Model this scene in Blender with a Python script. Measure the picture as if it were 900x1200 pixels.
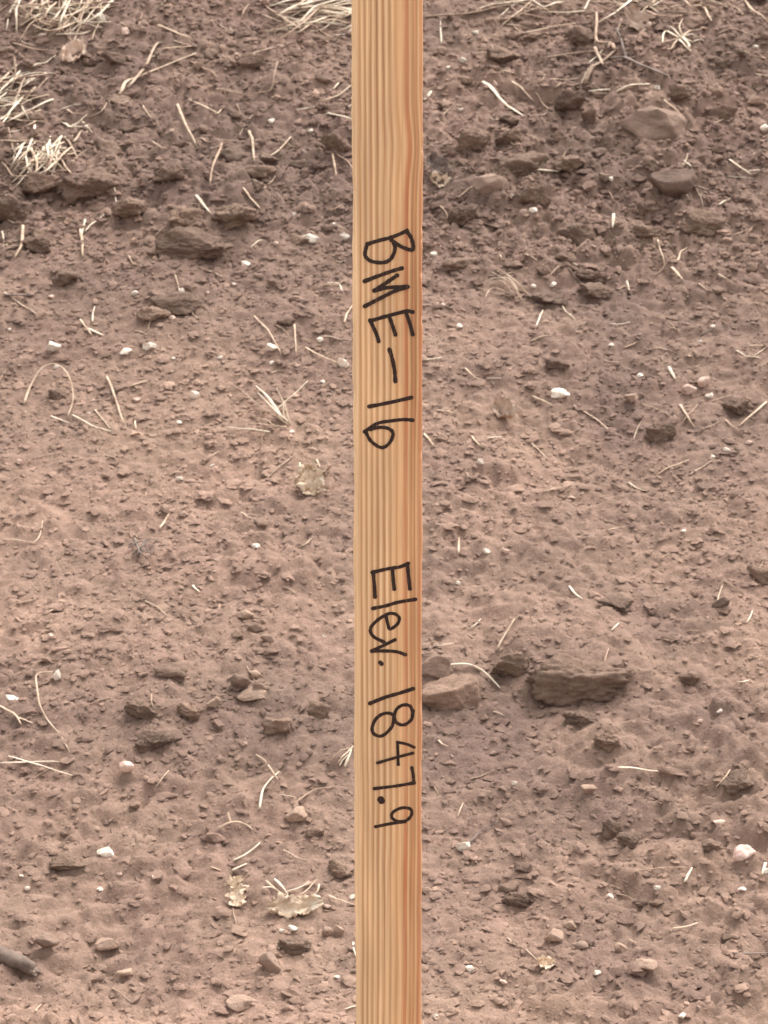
import bpy, math, random
import numpy as np
from mathutils import Vector, Matrix, noise as mnoise

# ------------------------------------------------------------------ clear
for o in list(bpy.data.objects):
    bpy.data.objects.remove(o)
scene = bpy.context.scene
C = scene.collection
R = math.radians

# ------------------------------------------------------------------ camera
CAM_Z, PITCH, FPX, PW, PH = 0.95, R(14.3), 3000.0, 900, 1200
cd = bpy.data.cameras.new('camera')
cam = bpy.data.objects.new('camera', cd)
C.objects.link(cam)
cam.location = (0, 0, CAM_Z)
cam.rotation_euler = (R(90) - PITCH, 0, 0)
cd.sensor_fit = 'VERTICAL'
cd.sensor_height = 36.0
cd.sensor_width = 27.0
cd.lens = 90.0
cd.clip_start = 0.05
cd.clip_end = 400
cd.dof.use_dof = True
cd.dof.focus_distance = 1.50
cd.dof.aperture_fstop = 46
scene.camera = cam
scene.render.resolution_x, scene.render.resolution_y = 768, 1024

# ------------------------------------------------------------------ sky, sun, exposure
SUN_EL, SUN_AZ = R(55), R(30)          # azimuth measured from +Y towards +X
world = bpy.data.worlds.new('World')
scene.world = world
world.use_nodes = True
wn, wl = world.node_tree.nodes, world.node_tree.links
bg = wn['Background']
sky = wn.new('ShaderNodeTexSky')
sky.sky_type = 'NISHITA'
sky.sun_disc = False
sky.sun_elevation = SUN_EL
sky.sun_rotation = SUN_AZ
sky.air_density = 1.0
sky.dust_density = 4.0
hs = wn.new('ShaderNodeHueSaturation')
hs.inputs['Saturation'].default_value = 0.10      # cloud cover greys the whole sky
wl.new(sky.outputs[0], hs.inputs['Color'])
warm = wn.new('ShaderNodeMix'); warm.data_type = 'RGBA'; warm.blend_type = 'MULTIPLY'
warm.inputs[0].default_value = 1.0
warm.inputs[7].default_value = (1.0, 0.968, 0.925, 1)     # even warm cast of the photograph's white balance
wl.new(hs.outputs[0], warm.inputs[6])
wl.new(warm.outputs[2], bg.inputs[0])
bg.inputs[1].default_value = 0.15
sd = bpy.data.lights.new('sun', 'SUN')
sd.energy = 1.1
sd.angle = R(50)
sd.color = (1.0, 0.94, 0.87)
sun = bpy.data.objects.new('sun', sd)
C.objects.link(sun)
sdir = Vector((math.sin(SUN_AZ) * math.cos(SUN_EL), math.cos(SUN_AZ) * math.cos(SUN_EL), math.sin(SUN_EL)))
sun.rotation_euler = sdir.to_track_quat('Z', 'Y').to_euler()
sun.location = (1, 3, 4)
vs = scene.view_settings
vs.view_transform = 'Standard'
vs.look = 'None'
vs.gamma = 1.0
vs.exposure = 1.44

# ------------------------------------------------------------------ numeric noise
rng = np.random.default_rng(16)
rnd = random.Random(1847)
def h2(ix, iy, s):
    n = (ix.astype(np.int64) * 374761393 + iy.astype(np.int64) * 668265263 + s * 1274126177) & 0xffffffff
    n = ((n ^ (n >> 13)) * 1274126177) & 0xffffffff
    n = n ^ (n >> 16)
    return (n & 0xffffff) / float(0xffffff)
def vnoise(x, y, s):
    ix, iy = np.floor(x), np.floor(y)
    fx, fy = x - ix, y - iy
    fx = fx * fx * fx * (fx * (fx * 6 - 15) + 10)
    fy = fy * fy * fy * (fy * (fy * 6 - 15) + 10)
    a, b = h2(ix, iy, s), h2(ix + 1, iy, s)
    c, d = h2(ix, iy + 1, s), h2(ix + 1, iy + 1, s)
    return (a + (b - a) * fx) * (1 - fy) + (c + (d - c) * fx) * fy - 0.5
def fbm(x, y, s, octs=4, gain=0.5):
    t, a = 0, 1.0
    for i in range(octs):
        t = t + a * vnoise(x, y, s + i * 7)
        x, y = (x * 1.62 - y * 1.21) + 3.7, (x * 1.21 + y * 1.62) - 5.1
        a *= gain
    return t
def lumps(x, y, s, keep):
    """rounded crumbs: highest bump of jittered cells, each with its own radius"""
    ix, iy = np.floor(x), np.floor(y)
    best = np.zeros_like(x)
    for dx in (-1, 0, 1):
        for dy in (-1, 0, 1):
            cx, cy = ix + dx, iy + dy
            px, py = cx + h2(cx, cy, s), cy + h2(cx, cy, s + 1)
            r = 0.25 + 0.6 * h2(cx, cy, s + 2)
            d2 = ((x - px) ** 2 + (y - py) ** 2) / (r * r)
            v = np.sqrt(np.clip(1 - d2, 0, 1)) * r * (h2(cx, cy, s + 3) < keep)
            best = np.maximum(best, v)
    return best

# ------------------------------------------------------------------ ground height field on an uneven grid
def smooth(a, b, t):
    t = np.clip((t - a) / (b - a), 0, 1)
    return t * t * (3 - 2 * t)
def axis(dense0, dense1, step, lo, hi):
    a = list(np.arange(dense0, dense1 + step * .5, step))
    s, v = step, dense1
    while v < hi:
        s = s * (1.05 if s < .02 else 1.18); v += s; a.append(v)
    s, v, b = step, dense0, []
    while v > lo:
        s = s * (1.05 if s < .02 else 1.18); v -= s; b.append(v)
    return np.array(b[::-1] + a)
SL = 0.30
def bank(y):
    # flat by the stake, then a rising bank that steepens, then level ground on top
    z = .27 * (np.logaddexp(0, (y - 1.50) * 14) / 14) + .15 * (np.logaddexp(0, (y - 2.75) * 5) / 5)
    t = .42 * (np.logaddexp(0, (y - 5.6) * 4) / 4)
    return z - t
def row_y(py):
    # ground distance seen at a photo row, on the smooth bank
    a = -PITCH + math.atan((PH / 2 - py) / FPX)
    ys = np.linspace(1.2, 6, 4000)
    below = CAM_Z + ys * math.tan(a) < bank(ys)
    return float(ys[np.argmax(below)])
Y0, Y1 = row_y(1200) - .12, row_y(0) + .22
ZU0, ZU1 = row_y(430), row_y(230)        # loose clods lie above this
ZP = [row_y(q) for q in (1185, 1160, 860, 760, 560, 470)]
def upz(y):
    return smooth(ZU0, ZU1, y)
LEDGE = []
for _px, _py, _hw, _h in ((684, 818, 82, .034), (600, 792, 34, .016), (520, 826, 52, .022), (100, 244, 48, .026), (228, 306, 54, .026), (610, 205, 46, .020), (205, 372, 40, .016), (768, 168, 42, .020),
                          (790, 238, 34, .014), (640, 358, 34, .010), (825, 276, 36, .014), (272, 270, 36, .014), (180, 880, 34, .012), (720, 985, 40, .014), (676, 288, 30, .012), (50, 234, 34, .014)):
    _y = row_y(_py); _k = math.hypot(_y, CAM_Z - float(bank(np.array(_y)))) * math.cos(math.atan((PH / 2 - _py) / FPX)) / FPX
    LEDGE.append(((_px - PW / 2) * _k, _y, _hw * _k, _h * .5))
def height(x, y):
    near = np.exp(-((np.abs(x) / 1.35) ** 4)) * smooth(-1, 1.0, y) * (1 - smooth(Y1 + .1, Y1 + 1.2, y))
    z = bank(y)
    z = z + 0.03 * fbm(x * 1.7, y * 1.7, 3, 3)
    z = z + 0.5 * fbm(x * .08, y * .08, 5, 2) * smooth(6, 30, np.hypot(x, y))
    rough = np.clip(0.34 + 1.1 * fbm(x * 3.1, y * 2.4, 41, 2) + 0.75 * upz(y)
                    + .16 * (1 - smooth(ZP[2], ZP[3], y)), 0.06, 1.5)
    wx = x + 0.012 * vnoise(x * 40, y * 40, 91)
    wy = y + 0.012 * vnoise(x * 40, y * 40, 92)
    d = 0.013 * fbm(x * 5, y * 5, 11, 3)
    d = d + 0.016 * lumps(wx * 19, wy * 19, 21, .30) * np.clip(rough - .25, 0, 2)
    d = d + 0.0105 * lumps(wx * 43 + 3, wy * 43, 31, .5) * (0.1 + .85 * rough)
    d = d + 0.0048 * lumps(wx * 85, wy * 100 + 5, 51, .62) * (0.32 + .8 * rough)
    d = d + 0.0056 * fbm(wx * 34, wy * 36, 61, 4, .64) * (0.45 + .6 * rough)
    rd = np.abs(fbm(wx * 58 + 1.7, wy * 74, 65, 3, .55))
    d = d + 0.0072 * (np.minimum(rd, .35) - .15) * (.60 + .5 * rough)          # broken crust, flakes wider than deep
    d = d + 0.0032 * fbm(wx * 130, wy * 175, 67, 2, .6)
    for lx, ly, hw, lh in LEDGE:
        w_ = np.exp(-((x - lx) / hw) ** 4)
        e_ = y - ly + .012 * vnoise(x * 45, y * 30, 17) + .02 * vnoise(x * 14, y * 9, 18)
        d = d + lh * w_ * smooth(.004, .034, e_) * (1 - smooth(.04, .24, e_))
    return z + d * near
GX = axis(-0.68, 0.68, 0.0028, -90, 90)
GY = axis(Y0, Y1, 0.0034, -90, 90)
XX, YY = np.meshgrid(GX, GY)
ZZ = height(XX, YY)
def tone_at(x, y):
    """dry pale soil (1) against darker freshly turned soil (0)"""
    t = 0.53 + 0.65 * fbm(x * 2.1, y * 1.6, 71, 3) + 0.42 * fbm(x * 11, y * 11, 73, 3)
    t = t - 0.27 * upz(y) + 0.16 * smooth(ZP[2], ZP[3], y) * (1 - smooth(ZP[4], ZP[5], y))
    t = t - .22 * (1 - smooth(ZP[2], ZP[3], y)) + .30 * (1 - smooth(ZP[0], ZP[1], y))
    return np.clip(t, 0, 1)
TT = tone_at(XX, YY)
def HF(x, y):
    i = min(max(int(np.searchsorted(GX, x)) - 1, 0), len(GX) - 2)
    j = min(max(int(np.searchsorted(GY, y)) - 1, 0), len(GY) - 2)
    u = (x - GX[i]) / (GX[i + 1] - GX[i]); v = (y - GY[j]) / (GY[j + 1] - GY[j])
    return float((ZZ[j, i] * (1 - u) + ZZ[j, i + 1] * u) * (1 - v) + (ZZ[j + 1, i] * (1 - u) + ZZ[j + 1, i + 1] * u) * v)
FW = Vector((0, math.cos(PITCH), -math.sin(PITCH)))
UP = Vector((0, math.sin(PITCH), math.cos(PITCH)))
EYE = Vector((0, 0, CAM_Z))
def ray(px, py):
    return FW + Vector((1, 0, 0)) * ((px - PW / 2) / FPX) + UP * ((PH / 2 - py) / FPX)
def at(px, py, lift=0.0):
    """where a photo pixel meets the soil (raised by lift)"""
    d = ray(px, py)
    t, step = 1.3, 0.01
    while t < 6:
        p = EYE + d * t
        if p.z < HF(p.x, p.y) + lift:
            lo, hi = t - step, t
            for _ in range(12):
                m = (lo + hi) / 2
                p = EYE + d * m
                if p.z < HF(p.x, p.y) + lift: hi = m
                else: lo = m
            return EYE + d * hi
        t += step
    return EYE + d * 3
def mpp(p):
    """metres per photo pixel at a point"""
    return (p - EYE).dot(FW) / FPX

# ------------------------------------------------------------------ materials
def newmat(name):
    m = bpy.data.materials.new(name); m.use_nodes = True
    nt = m.node_tree
    b = nt.nodes['Principled BSDF']
    return m, nt.nodes, nt.links, b
def N(nodes, kind, **kw):
    n = nodes.new('ShaderNode' + kind)
    for k, v in kw.items():
        if k in n.inputs: n.inputs[k].default_value = v
        else: setattr(n, k, v)
    return n
def mixc(nodes, links, fac, a, b, mode='MIX'):
    n = nodes.new('ShaderNodeMix'); n.data_type = 'RGBA'; n.blend_type = mode
    for sock, v in ((n.inputs[0], fac), (n.inputs[6], a), (n.inputs[7], b)):
        if hasattr(v, 'node'): links.new(v, sock)
        elif isinstance(v, (int, float)): sock.default_value = v
        else: sock.default_value = (*v, 1)
    return n.outputs[2]
def ramp(nodes, links, src, stops):
    r = nodes.new('ShaderNodeValToRGB'); e = r.color_ramp.elements
    while len(e) > 1: e.remove(e[-1])
    for i, (p, c) in enumerate(stops):
        q = e[0] if i == 0 else e.new(p)
        q.position = p
        q.color = (c, c, c, 1) if isinstance(c, (int, float)) else (*c, 1)
    links.new(src, r.inputs[0])
    return r.outputs[0]

def soil_material(name, dark, light, attr='tone', fine=1.0, spec=.12):
    m, n, l, b = newmat(name)
    geo = N(n, 'NewGeometry')
    a = N(n, 'Attribute', attribute_name=attr)
    n1 = N(n, 'TexNoise', Scale=55, Detail=6, Roughness=.65)
    n2 = N(n, 'TexNoise', Scale=420, Detail=4, Roughness=.7)
    n3 = N(n, 'TexNoise', Scale=9, Detail=5, Roughness=.6)
    for q in (n1, n2, n3): l.new(geo.outputs['Position'], q.inputs['Vector'])
    col = mixc(n, l, a.outputs['Fac'], dark, light)
    v1 = ramp(n, l, n1.outputs[0], [(.30, .74), (.5, 1.0), (.72, 1.22)])
    col = mixc(n, l, 1.0, col, v1, 'MULTIPLY')
    v2 = ramp(n, l, n2.outputs[0], [(.28, .66), (.5, 1.0), (.66, 1.18), (.74, 1.55)])
    col = mixc(n, l, .6 * fine, col, v2, 'MULTIPLY')
    v3 = ramp(n, l, n3.outputs[0], [(.35, (.98, .95, .96)), (.65, (1.02, 1.02, 1.0))])
    col = mixc(n, l, .8, col, v3, 'MULTIPLY')
    l.new(col, b.inputs['Base Color'])
    b.inputs['Roughness'].default_value = .93
    b.inputs['Specular IOR Level'].default_value = spec
    h = N(n, 'TexNoise', Scale=260, Detail=5, Roughness=.68)
    l.new(geo.outputs['Position'], h.inputs['Vector'])
    bp = N(n, 'Bump', Strength=.7, Distance=.003)
    l.new(h.outputs[0], bp.inputs['Height'])
    l.new(bp.outputs[0], b.inputs['Normal'])
    return m
SOIL_D, SOIL_L = (.168, .115, .094), (.306, .206, .157)
M_soil = soil_material('dry_soil', SOIL_D, SOIL_L)
M_crumb = soil_material('soil_crumbs', (.160, .108, .088), (.350, .238, .183), fine=.6)
M_clod = soil_material('soil_clod', (.108, .075, .061), (.308, .210, .156))
M_rock = soil_material('dusty_stone', (.125, .087, .073), (.37, .264, .203), fine=.6)

def plain_material(name, cols, scale=120, rough=.75, bump=.4, stretch=None, spec=.2):
    m, n, l, b = newmat(name)
    tc = N(n, 'TexCoord')
    oi = N(n, 'ObjectInfo')
    mp = N(n, 'Mapping')
    l.new(tc.outputs['Object'], mp.inputs['Vector'])
    if stretch: mp.inputs['Scale'].default_value = stretch
    t = N(n, 'TexNoise', Scale=scale, Detail=5, Roughness=.65)
    l.new(mp.outputs[0], t.inputs['Vector'])
    k = len(cols)
    c = ramp(n, l, t.outputs[0], [(.3 + .4 * i / max(k - 1, 1), q) for i, q in enumerate(cols)])
    mr = N(n, 'MapRange'); mr.inputs['To Min'].default_value = .72; mr.inputs['To Max'].default_value = 1.15
    l.new(oi.outputs['Random'], mr.inputs['Value'])
    c = mixc(n, l, 1.0, c, mr.outputs[0], 'MULTIPLY')
    l.new(c, b.inputs['Base Color'])
    b.inputs['Roughness'].default_value = rough
    b.inputs['Specular IOR Level'].default_value = spec
    bp = N(n, 'Bump', Strength=bump, Distance=.001)
    l.new(t.outputs[0], bp.inputs['Height']); l.new(bp.outputs[0], b.inputs['Normal'])
    return m
M_straw = plain_material('dry_straw', [(.34, .235, .165), (.52, .39, .285), (.66, .54, .42)], 90)
M_straw_pale = plain_material('bleached_straw', [(.54, .42, .31), (.76, .65, .51), (.86, .77, .65)], 90)
M_stem_brown = plain_material('brown_stem', [(.20, .13, .095), (.34, .235, .17), (.44, .31, .23)], 80)
M_twig_grey = plain_material('grey_twig', [(.085, .062, .054), (.17, .13, .112), (.26, .20, .172)], 80)
M_white = plain_material('white_stone', [(.55, .42, .33), (.76, .67, .57), (.84, .78, .70)], 160, .7)
M_pink = plain_material('pinkish_stone', [(.40, .26, .21), (.55, .39, .32), (.66, .51, .44)], 120, .7)
M_leaf = plain_material('dry_leaf', [(.42, .29, .23), (.60, .45, .36), (.68, .55, .45)], 70, .8)
M_paper = plain_material('bleached_husk', [(.50, .35, .24), (.76, .60, .45), (.84, .73, .60)], 90, .8)
M_bark = plain_material('weathered_bark', [(.09, .067, .058), (.21, .157, .132), (.34, .26, .215)], 60, .9, .9)
M_split = plain_material('split_wood', [(.12, .09, .075), (.42, .34, .29), (.66, .58, .50)], 260, .85)

# planed pine: growth rings drawn along the shaft
def wood_material():
    m, n, l, b = newmat('planed_pine')
    tc = N(n, 'TexCoord')
    sp = N(n, 'SeparateXYZ'); l.new(tc.outputs['Object'], sp.inputs[0])
    def math_(op, a, c=None):
        q = N(n, 'Math', operation=op)
        for i, v in enumerate((a, c)):
            if v is None: continue
            if hasattr(v, 'node'): l.new(v, q.inputs[i])
            else: q.inputs[i].default_value = v
        return q.outputs[0]
    def wob(sx, sz, seed, detail=2):
        cb = N(n, 'CombineXYZ')
        l.new(math_('MULTIPLY', sp.outputs[0], sx), cb.inputs[0])
        l.new(math_('ADD', math_('MULTIPLY', sp.outputs[1], sx), seed), cb.inputs[1])
        l.new(math_('MULTIPLY', sp.outputs[2], sz), cb.inputs[2])
        t = N(n, 'TexNoise', Scale=1.0, Detail=detail, Roughness=.5); l.new(cb.outputs[0], t.inputs['Vector'])
        return math_('SUBTRACT', t.outputs[0], .5)
    u = math_('ADD', math_('DIVIDE', sp.outputs[0], .038), .5)      # 0..1 across the face
    u = math_('ADD', u, math_('MULTIPLY', math_('ABSOLUTE', sp.outputs[1]), .9))
    u = math_('ADD', u, math_('MULTIPLY', wob(14, 3.2, 1.3), .11))
    u = math_('ADD', u, math_('MULTIPLY', wob(40, 20, 7.7), .024))
    u = math_('ADD', u, math_('MULTIPLY', wob(150, 30, 3.1), .010))
    # the small swirl near a hidden knot
    dx = math_('MULTIPLY', math_('SUBTRACT', sp.outputs[0], .0120), 95.0)
    dz = math_('MULTIPLY', math_('SUBTRACT', sp.outputs[2], KNOT_Z), 62.0)
    g = math_('POWER', 2.718, math_('MULTIPLY', math_('ADD', math_('MULTIPLY', dx, dx), math_('MULTIPLY', dz, dz)), -1.0))
    u = math_('SUBTRACT', u, math_('MULTIPLY', g, .045))
    L = (.80, .565, .340); L2 = (.765, .490, .270); D = (.48, .255, .115); D2 = (.41, .205, .088); RD = (.50, .205, .095); RL = (.60, .300, .155)
    stops = [(0, L)]
    for p, w, c, base in ((.125, .027, D, L), (.198, .025, D, L), (.275, .027, D, L), (.358, .031, D2, L), (.450, .031, D2, L),
                          (.540, .030, D, L), (.632, .030, (.56, .315, .145), L2)):
        stops += [(p - w * 1.5, base), (p, c), (p + w, base)]
    stops += [(.70, L2), (.755, RD), (.785, RD), (.805, L2), (.845, D2), (.868, RL), (.900, D2), (.925, L2), (.955, RD), (1.0, RL)]
    r = ramp(n, l, u, stops)
    ease = wob(70, 9, 9.4, 3)                 # rings fade in and out along the length
    fe = N(n, 'MapRange'); fe.inputs['From Min'].default_value = -.12; fe.inputs['From Max'].default_value = .22
    fe.inputs['To Min'].default_value = .0; fe.inputs['To Max'].default_value = .42
    l.new(ease, fe.inputs['Value'])
    r = mixc(n, l, fe.outputs[0], r, (.74, .475, .265))
    fib = wob(1300, 16, 2.2, 5)
    f = N(n, 'MapRange'); f.inputs['From Min'].default_value = -.3; f.inputs['From Max'].default_value = .3
    f.inputs['To Min'].default_value = .74; f.inputs['To Max'].default_value = 1.20
    l.new(fib, f.inputs['Value'])
    col = mixc(n, l, 1.0, r, f.outputs[0], 'MULTIPLY')
    blot = wob(60, 12, 5.5, 3)
    f2 = N(n, 'MapRange'); f2.inputs['From Min'].default_value = -.3; f2.inputs['From Max'].default_value = .3
    f2.inputs['To Min'].default_value = .84; f2.inputs['To Max'].default_value = 1.14
    l.new(blot, f2.inputs['Value'])
    col = mixc(n, l, 1.0, col, f2.outputs[0], 'MULTIPLY')
    l.new(col, b.inputs['Base Color'])
    b.inputs['Roughness'].default_value = .62
    b.inputs['Specular IOR Level'].default_value = .3
    bp = N(n, 'Bump', Strength=.35, Distance=.0006)
    l.new(math_('ADD', r, fib), bp.inputs['Height'])
    l.new(bp.outputs[0], b.inputs['Normal'])
    return m
def ink_material():
    m, n, l, b = newmat('marker_ink')
    tc = N(n, 'TexCoord')
    mp = N(n, 'Mapping'); mp.inputs['Scale'].default_value = (1200, 1, 110); l.new(tc.outputs['Object'], mp.inputs['Vector'])
    t = N(n, 'TexNoise', Scale=1.0, Detail=5, Roughness=.65); l.new(mp.outputs[0], t.inputs['Vector'])
    c = ramp(n, l, t.outputs[0], [(.38, (.017, .010, .009)), (.56, (.040, .021, .017)), (.66, (.105, .056, .034)), (.78, (.19, .10, .055))])
    l.new(c, b.inputs['Base Color'])
    b.inputs['Roughness'].default_value = .55
    b.inputs['Specular IOR Level'].default_value = .25
    return m

# ------------------------------------------------------------------ object helpers
def link(name, me, mat, parent=None, smooth=True):
    o = bpy.data.objects.new(name, me); C.objects.link(o)
    if mat: me.materials.append(mat)
    if smooth and len(me.polygons):
        me.polygons.foreach_set('use_smooth', [True] * len(me.polygons))
    if parent is not None: o.parent = parent
    return o
def tag(o, label, cat, group=None):
    o['label'] = label; o['category'] = cat
    if group: o['group'] = group
    return o
def mesh_from(name, verts, faces):
    me = bpy.data.meshes.new(name)
    me.from_pydata([tuple(v) for v in verts], [], faces); me.update()
    return me
def set_tone(me, vals):
    a = me.attributes.new('tone', 'FLOAT', 'POINT')
    a.data.foreach_set('value', np.asarray(vals, dtype=np.float32))

# ------------------------------------------------------------------ ground sheet
ny, nx = XX.shape
me = bpy.data.meshes.new('ground')
me.vertices.add(nx * ny)
co = np.empty((nx * ny, 3), dtype=np.float32)
co[:, 0] = XX.ravel(); co[:, 1] = YY.ravel(); co[:, 2] = ZZ.ravel()
me.vertices.foreach_set('co', co.ravel())
idx = np.arange(nx * ny).reshape(ny, nx)
q = np.stack([idx[:-1, :-1], idx[:-1, 1:], idx[1:, 1:], idx[1:, :-1]], -1).reshape(-1, 4)
me.loops.add(q.size); me.loops.foreach_set('vertex_index', q.ravel().astype(np.int32))
me.polygons.add(len(q)); me.polygons.foreach_set('loop_start', (np.arange(len(q)) * 4).astype(np.int32))
me.polygons.foreach_set('loop_total', np.full(len(q), 4, dtype=np.int32))
me.polygons.foreach_set('use_smooth', np.ones(len(q), dtype=bool))
me.update(calc_edges=True)
set_tone(me, TT.ravel())
g = link('ground', me, M_soil, smooth=False)
g['kind'] = 'structure'
g['label'] = 'bare reddish brown soil bank rising behind the stake'

# ------------------------------------------------------------------ ico templates and rocks
def ico(sub):
    t = (1 + 5 ** .5) / 2
    v = [Vector(p).normalized() for p in ((-1, t, 0), (1, t, 0), (-1, -t, 0), (1, -t, 0), (0, -1, t), (0, 1, t), (0, -1, -t), (0, 1, -t), (t, 0, -1), (t, 0, 1), (-t, 0, -1), (-t, 0, 1))]
    f = [(0, 11, 5), (0, 5, 1), (0, 1, 7), (0, 7, 10), (0, 10, 11), (1, 5, 9), (5, 11, 4), (11, 10, 2), (10, 7, 6), (7, 1, 8), (3, 9, 4), (3, 4, 2), (3, 2, 6), (3, 6, 8), (3, 8, 9), (4, 9, 5), (2, 4, 11), (6, 2, 10), (8, 6, 7), (9, 8, 1)]
    for _ in range(sub):
        cache, nf = {}, []
        def mid(a, b):
            k = (min(a, b), max(a, b))
            if k not in cache:
                v.append(((v[a] + v[b]) / 2).normalized()); cache[k] = len(v) - 1
            return cache[k]
        for a, b, c in f:
            ab, bc, ca = mid(a, b), mid(b, c), mid(c, a)
            nf += [(a, ab, ca), (b, bc, ab), (c, ca, bc), (ab, bc, ca)]
        f = nf
    return np.array([tuple(p) for p in v]), f
ICO = {s: ico(s) for s in (0, 1, 2, 3, 4)}
def rock_verts(sub, r, planes=11, cut=(.62, 1.0), lump=.12, fine=.04, box=0.0):
    d, f = ICO[sub]
    rad = np.full(len(d), 1.25)
    P = r.normal(size=(planes, 3)); P /= np.linalg.norm(P, axis=1)[:, None]
    D = r.uniform(*cut, size=planes)
    if box:
        ax = np.array([[1, 0, 0], [-1, 0, 0], [0, 1, 0], [0, -1, 0], [0, 0, 1], [0, 0, -1]]) + r.normal(size=(6, 3)) * .12
        ax /= np.linalg.norm(ax, axis=1)[:, None]
        P = np.vstack([P, ax]); D = np.concatenate([D, np.full(6, box)])
    for p, k in zip(P, D):
        c = d @ p
        rad = np.where(c > .05, np.minimum(rad, k / np.maximum(c, .05)), rad)
    off = Vector(r.uniform(-50, 50, 3))
    out = np.empty_like(d)
    for i in range(len(d)):
        v = Vector(d[i])
        s = rad[i] * (1 + lump * mnoise.noise(v * 1.7 + off) + fine * mnoise.noise(v * 5 + off) + fine * .75 * mnoise.noise(v * 13 + off) + (fine * .5 * mnoise.noise(v * 29 + off) if sub > 3 else 0))
        out[i] = d[i] * s
    return out, f
def make_rock(name, p, w, h, depth, mat, sub=3, seed=0, tone=None, yaw=None, sink=.25, sharp=0, **kw):
    """w, depth, h full sizes in metres; rests partly bedded in the soil at p"""
    r = np.random.default_rng(seed)
    v, f = rock_verts(sub, r, **kw)
    v /= (v.max(0) - v.min(0)); v -= (v.max(0) + v.min(0)) / 2
    v = v * np.array([w, depth, h])
    a = r.uniform(-.35, .35) if yaw is None else yaw
    c, s = math.cos(a), math.sin(a)
    v = v @ np.array([[c, s, 0], [-s, c, 0], [0, 0, 1]])
    tx = math.atan(SL) * .7
    c, s = math.cos(tx), math.sin(tx)
    v = v @ np.array([[1, 0, 0], [0, c, s], [0, -s, c]])      # lies back with the slope
    me = mesh_from(name, v, f)
    if tone is None: tone = float(tone_at(np.array(p.x), np.array(p.y))) * .8 + r.uniform(-.1, .2)
    if mat is M_clod: tone = .19 + .60 * tone
    set_tone(me, np.full(len(v), min(max(tone, 0), 1)))
    o = link(name, me, mat)
    if sharp: me.set_sharp_from_angle(angle=R(sharp))
    o.location = (p.x, p.y, p.z + h * (.5 - sink))
    return o
def put_rock(name, px, py, wpx, hpx, mat, seed, sub=3, **kw):
    b = at(px, py + hpx * .38)
    k = mpp(b)
    w, h = wpx * k, hpx * k * 1.0
    d = kw.pop('deep', .72) * w
    b = b + Vector((0, d * .30, 0)); b.z = HF(b.x, b.y) 
    return make_rock(name, b, w, h, d, mat, sub, seed, **kw)

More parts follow.
